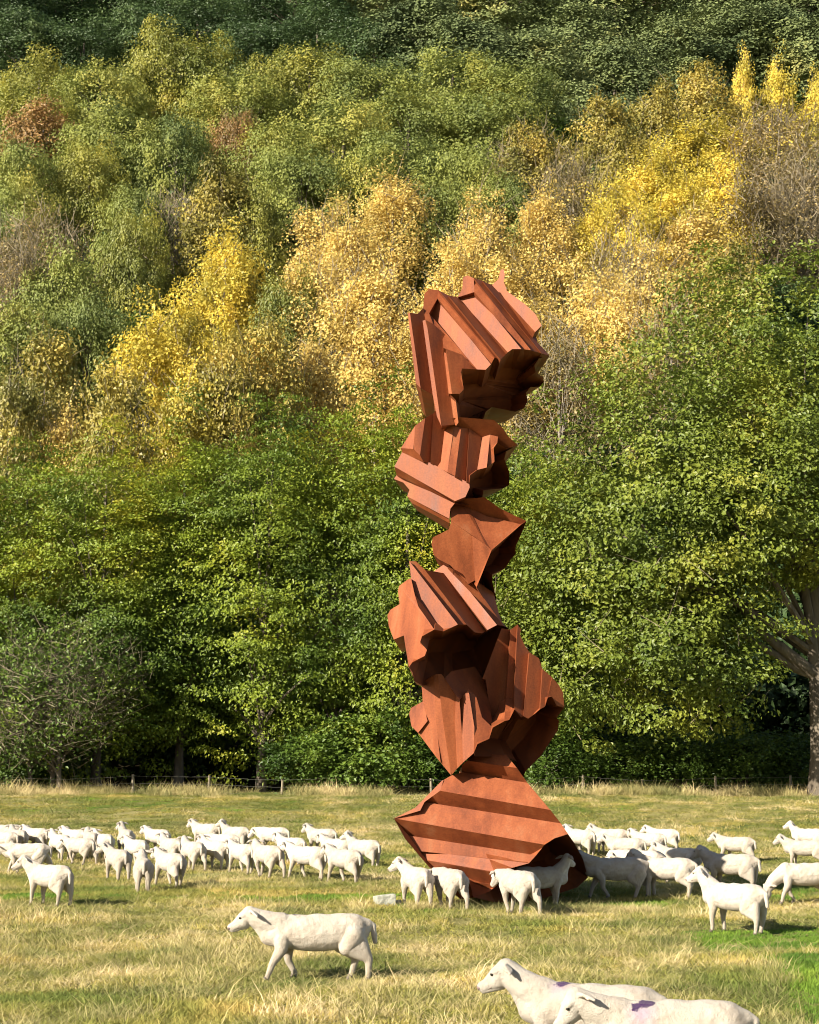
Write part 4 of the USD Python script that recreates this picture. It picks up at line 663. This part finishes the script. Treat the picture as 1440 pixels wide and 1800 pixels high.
# the big oak at the right
def big_oak():
    rng = np.random.default_rng(77)
    base = at(1447, 1388, 57)
    z = float(terrain(base[0], base[1]))
    root = thing('oak_tree', (base[0], base[1], z))
    parts, cs = [], []
    for (x, y, zz, W, H0, H1, n) in ((-0.5, 0, 0, 15, 7.0, 21.5, 950), (-6.3, -0.6, 0, 10.5, 2.8, 16.5, 720), (-3.0, -2.6, 0, 9, 5.0, 16.5, 430), (5, 0, 0, 12, 3.5, 19, 420), (-8.8, 0.3, 0, 7.5, 1.2, 12.0, 400), (-4.9, -1.6, 0, 6.5, 1.9, 7.5, 220)):
        lm, c = crown_of(rng, W, H1, H0, int(n * 0.44), 130, 1.0, 0.45, 0.155, up=0.6, out=0.6, wild=0.6, lump=1.0, freq=3.4, inner=0.55, droop=0.1, lobe=0.55)
        parts.append((lm[0] + [x, y, zz], lm[1])); cs.append(c + [x, y, zz])
    mesh('crown', join(parts), L_OAK, str(root.GetPath()))
    cs = np.vstack(cs)
    wood = [limbs_of(rng, cs[cs[:, 2] > 7.5][rng.permutation((cs[:, 2] > 7.5).sum())[:60]], 13.5, 0.42, 40)]
    for tgt, r in (((-3.6, -1.2, 7.4), 0.30), ((-6.6, -1.5, 9.6), 0.2), ((-1.0, -0.9, 11), 0.25)):
        q = np.linspace(0, 1, 8)[:, None]
        a, m, b = np.array([0, 0, 4.3]), np.array([tgt[0] * 0.45, tgt[1] * 0.4, 5.1 if tgt[0] < -3 else 7.5]), np.array(tgt)
        pts = (1 - q) ** 2 * a + 2 * q * (1 - q) * m + q ** 2 * b + rng.normal(size=(8, 3)) * 0.06
        wood.append(tube(pts, r * (1 - 0.75 * q[:, 0]), 8))
    mesh('trunk', join(wood), BARK, str(root.GetPath()), 50)
    tag(mesh('bare_twigs', twigs_of(rng, cs[(cs[:, 2] < 8)], 200, 1.0, 0.016, 1.2), TWIG, str(root.GetPath())), kind='stuff')
    tag(root, 'large green oak with thick trunk at the right frame edge', 'tree')
big_oak()

# bare thorn bush at the left, and bushes along the wood's foot
THORN = noisy('thorn_twigs', [(0.3, (0.07, 0.06, 0.038)), (0.7, (0.16, 0.135, 0.085))], 3.0, 0.9)
def thorn():
    rng = np.random.default_rng(61)
    b = at(82, 1400, 59)
    z = float(terrain(b[0], b[1]))
    root = thing('thorn_bush', (b[0], b[1], z))
    lm, c = crown_of(rng, 7.4, 6.6, 1.2, 300, 40, 0.9, 0.7, 0.14, lump=0.45, wild=1.2)
    mesh('leaves', lm, L_BUSH, str(root.GetPath()))
    for dx, dy, lean in ((-0.55, 0.0, -0.9), (0.15, 0.1, 0.3), (0.5, -0.2, -0.35), (-1.6, 0.3, -0.4)):
        v, f = limbs_of(rng, c - [dx, dy, 0], 5.5, 0.10, 26, lean=(lean, 0))
        mesh('stem', (v + [dx, dy, 0], f), BARK, str(root.GetPath()), 50)
    tag(mesh('bare_twigs', join([twigs_of(rng, c, 1500, 0.9, 0.016, 1.6), twigs_of(rng, c * [1, 1, 0.8], 600, 1.1, 0.02, 2.5)]), THORN, str(root.GetPath())), kind='stuff')
    tag(root, 'tangled grey-brown thorn bush, nearly leafless, at the left of the wood edge', 'bush')
thorn()
for s in range(2):
    rng = np.random.default_rng(140 + s)
    lm, c = crown_of(rng, 4.6, 3.2, 0.05, 170, 44, 0.55, 0.4, 0.15, lump=0.5, droop=0.2)
    pth = proto(f'bush_kind_{s}')
    usdkit.mesh(stage, pth + '/stem', limbs_of(rng, c, 2.0, 0.05, 16), BARK)
    usdkit.mesh(stage, pth + '/leaves', lm, L_BUSH)
BUSHES = [(20, 1275, 190, 60.0, 'pale green low bush under the bare thorn bush'),
          (560, 1280, 210, 60, 'spreading low bush at the wood foot left of the stone block'), (660, 1240, 230, 60, 'bright leafy bush just left of the sculpture foot'), (760, 1290, 170, 60.5, 'dark bush half hidden behind the sculpture base'),
          (960, 1270, 210, 60.5, 'green bush just right of the sculpture base'), (1090, 1290, 190, 61, 'dark bush under the oak boughs above the grey sheep'), (1200, 1270, 200, 61, 'dark bush under the middle of the oak'),
          (1310, 1270, 210, 60.5, 'sunlit bush left of the oak trunk'), (1395, 1290, 160, 60.5, 'small bush right beside the oak trunk'),]
for n, (px, py, wpx, d, lab) in enumerate(BUSHES):
    top = at(px, py, d)
    g = float(terrain(top[0], top[1]))
    s = wpx * d / F / 4.6
    tag(copy_of(f'/World/prototypes/bush_kind_{n % 2}', 'green_bush', (top[0], top[1], g), rt.random() * 360, (s, s, (top[2] - g) / 3.2)), lab, 'bush', 'bushes at the foot of the wood')

# undergrowth that covers the slope between the trunks: nobody could count it
def instancer(name, protos, pos, yaw, scale, which, label, cat):
    pi = UsdGeom.PointInstancer.Define(stage, numbered('/World', name))
    base = str(pi.GetPath())
    targets = []
    UsdGeom.Scope.Define(stage, base + '/prototypes')
    for k, (pname, m, mat) in enumerate(protos):
        targets.append(usdkit.mesh(stage, f'{base}/prototypes/{pname}_{k:03d}', m, mat).GetPath())
    pi.CreatePrototypesRel().SetTargets(targets)
    pi.CreateProtoIndicesAttr(Vt.IntArray.FromNumpy(np.asarray(which, np.int32)))
    pi.CreatePositionsAttr(Vt.Vec3fArray.FromNumpy(np.asarray(pos, np.float32)))
    h = np.asarray(yaw) / 2
    q = np.zeros((len(h), 4), np.float16); q[:, 2] = np.sin(h); q[:, 3] = np.cos(h)
    pi.CreateOrientationsAttr(Vt.QuathArray([Gf.Quath(float(a[3]), float(a[0]), float(a[1]), float(a[2])) for a in q]))
    pi.CreateScalesAttr(Vt.Vec3fArray.FromNumpy(np.asarray(scale, np.float32)))
    return tag(pi.GetPrim(), label, cat, kind='stuff')
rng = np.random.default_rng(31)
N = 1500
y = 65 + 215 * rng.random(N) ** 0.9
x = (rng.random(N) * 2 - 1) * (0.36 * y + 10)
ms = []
for s, mat in ((0, L_DEEP), (1, L_DEEP), (2, L_BUSH)):  # dark leaf colour puts shade into the gaps between the crowns
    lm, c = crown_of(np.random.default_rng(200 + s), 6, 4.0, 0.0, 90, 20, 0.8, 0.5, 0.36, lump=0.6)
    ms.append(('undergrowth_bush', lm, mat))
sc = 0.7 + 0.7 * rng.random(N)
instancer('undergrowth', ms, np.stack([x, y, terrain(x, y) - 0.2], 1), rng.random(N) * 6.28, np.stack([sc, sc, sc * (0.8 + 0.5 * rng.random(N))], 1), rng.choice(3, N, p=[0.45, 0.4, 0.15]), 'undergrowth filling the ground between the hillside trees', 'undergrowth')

# ---------------------------------------------------------------- grass
def blades(rng, n, radius, height, width, lean, curl=0.5):
    a = rng.random(n) * 2 * np.pi
    r = radius * np.sqrt(rng.random(n))
    p = np.stack([r * np.cos(a), r * np.sin(a), np.full(n, -0.02)], 1)
    d = unit(np.stack([rng.normal(size=n) * lean, rng.normal(size=n) * lean, np.ones(n)], 1))
    L = height * (0.45 + 0.75 * rng.random(n))[:, None]
    bend = np.stack([rng.normal(size=n), rng.normal(size=n), -0.6 * rng.random(n)], 1) * curl * L * 0.5
    s = unit(np.stack([rng.normal(size=n), rng.normal(size=n), np.zeros(n)], 1)) * (width * (0.6 + 0.8 * rng.random(n)))[:, None] / 2
    m, t = p + d * L * 0.55 + bend * 0.25, p + d * L + bend
    v = np.stack([p - s, p + s, m + s * 0.8, m - s * 0.8, t], 1)
    k = np.arange(n)[:, None] * 5
    return v.reshape(-1, 3), np.vstack([k + [0, 1, 2], k + [0, 2, 3], k + [3, 2, 4]])

def grass_material(name, ramp, patch):
    return leaf_material(name, ramp, rough=0.7, trans=0.3, patch=patch, spec=0.2)
STRAW = grass_material('dry_grass', [(0.0, (0.182, 0.185, 0.067)), (0.3, (0.390, 0.336, 0.141)), (0.6, (0.680, 0.541, 0.301)), (1.0, (0.976, 0.801, 0.570))], 0.5)
MIXED = grass_material('yellow_green_grass', [(0.0, (0.136, 0.170, 0.036)), (0.4, (0.313, 0.280, 0.071)), (0.75, (0.576, 0.421, 0.140)), (1.0, (0.950, 0.620, 0.310))], 0.5)
LUSH = grass_material('short_green_grass', [(0.0, (0.076, 0.148, 0.019)), (0.5, (0.164, 0.260, 0.030)), (1.0, (0.324, 0.381, 0.056))], 0.8)
rng = np.random.default_rng(11)
TUFTS = {'straw': [('dry_tuft', join([blades(np.random.default_rng(300 + k), 26, 0.15, 0.125, 0.009, 0.65, 1.1), blades(np.random.default_rng(310 + k), 4, 0.13, 0.27, 0.006, 0.5, 1.0)]), STRAW) for k in range(6)],
         'mixed': [('grass_tuft', blades(np.random.default_rng(320 + k), 34, 0.15, 0.105, 0.011, 0.6, 1.0), MIXED) for k in range(5)],
         'lush': [('green_tuft', blades(np.random.default_rng(340 + k), 44, 0.14, 0.075, 0.009, 0.45, 0.6), LUSH) for k in range(3)]}
xs, ys, sc = [], [], []
for a, b, dens, s in ((8.2, 13, 170, 0.85), (13, 20, 105, 0.95), (20, 32, 52, 1.1), (32, 46, 26, 1.35), (46, 60, 17, 1.6)):
    hw = lambda y: 0.30 * y + 2.0
    n = int(dens * (b - a) * (hw(a) + hw(b)))
    y = a + (b - a) * rng.random(n); x = (rng.random(n) * 2 - 1) * hw(b)
    ok = np.abs(x) < hw(y)
    xs.append(x[ok]); ys.append(y[ok]); sc.append(np.full(ok.sum(), s))
xs, ys, sc = np.concatenate(xs), np.concatenate(ys), np.concatenate(sc)
P3 = np.stack([xs, ys, 0 * xs], 1)
n1, n2 = meshkit.fbm(P3 * [0.30, 0.22, 1], 4, 21), meshkit.fbm(P3 * 1.3, 3, 33)
field = 0.55 * n1 + 0.45 * n2
green = 0.62 - 1.15 * field                                   # green in the hollows
def patch(px, py, rx, ry, amount):
    c = ground_at(px, py)
    return amount * np.exp(-(((xs - c[0]) / rx) ** 2 + ((ys - c[1]) / ry) ** 2))
path_x = lambda y: 3.05 + (y - 12.9) * 0.195                     # edge of the mown strip at the right
strip = smooth(-0.12, 0.18, xs - path_x(ys) - 0.45 * (n2 - 0.5)) * (1 - smooth(17.6, 18.8, ys))
cross = (1 - smooth(0.7, 1.4, np.abs(ys - 19.8 - 0.35 * (n1 - 0.5) * 4))) * smooth(3.0, 4.0, xs)
green = green + patch(70, 1575, 1.8, 1.0, .35) + patch(640, 1578, 2.2, 1.2, .35) + patch(940, 1600, 1.8, .9, .3) + patch(420, 1412, 9, 3, .22) + patch(650, 1590, .8, .5, .2) + patch(1120, 1590, 1.5, .6, .25)
which = np.where(np.maximum(strip, cross) > 0.5, 2, np.where(green > 0.30, 2, np.where(green > 0.12, 1, np.where(rng.random(len(xs)) < 0.42, 0, 1))))
zz = terrain(xs, ys)
for k, (key, name, label) in enumerate((('straw', 'dry_grass', 'dry straw-coloured grass tufts of the pasture'), ('mixed', 'pasture_grass', 'yellow-green grass of the pasture'), ('lush', 'green_grass', 'short fresh green grass in patches and along the mown strip'))):
    i = np.nonzero(which == k)[0]
    # keep the grass off the stone
    s = sc[i] * (0.7 + 0.65 * rng.random(len(i)))
    tall = np.minimum(s, 1.0) * (0.25 + 1.5 * meshkit.fbm(P3[i] * 0.8, 3, 44))
    instancer(name, TUFTS[key], np.stack([xs[i], ys[i], zz[i]], 1), rng.random(len(i)) * 6.28, np.stack([s, s, tall], 1), rng.integers(0, len(TUFTS[key]), len(i)), label, 'grass')
# tall seeding grass under the fence line and by the sculpture foot
n = 2600
x = (rng.random(n) * 2 - 1) * 20
y = 56.0 + 3.8 * rng.random(n)
keep = meshkit.fbm(np.stack([x * 0.5, y * 0.5, 0 * x], 1), 3, 61) > 0.47
x, y = x[keep], y[keep]
n = len(x)
bx = SCULPT_AT[0] + 1.9 * (rng.random(160) * 2 - 1) + 0.6
by = 24.0 + 0.5 * rng.random(160)
x, y = np.concatenate([x, bx]), np.concatenate([y, by])
s = np.concatenate([1.5 + 1.2 * rng.random(n), 0.7 + 0.4 * rng.random(160)])
instancer('tall_grass', [('seeding_tuft', blades(np.random.default_rng(360 + k), 30, 0.12, 0.30, 0.008, 0.22, 0.7), STRAW) for k in range(3)], np.stack([x, y, terrain(x, y)], 1), rng.random(len(x)) * 6.28,
          np.stack([s, s, s * np.concatenate([0.25 + 0.65 * rng.random(n) ** 1.5, np.full(160, 0.6)])], 1), rng.integers(0, 3, len(x)), 'taller dry seeding grass along the fence and round the sculpture foot', 'grass')
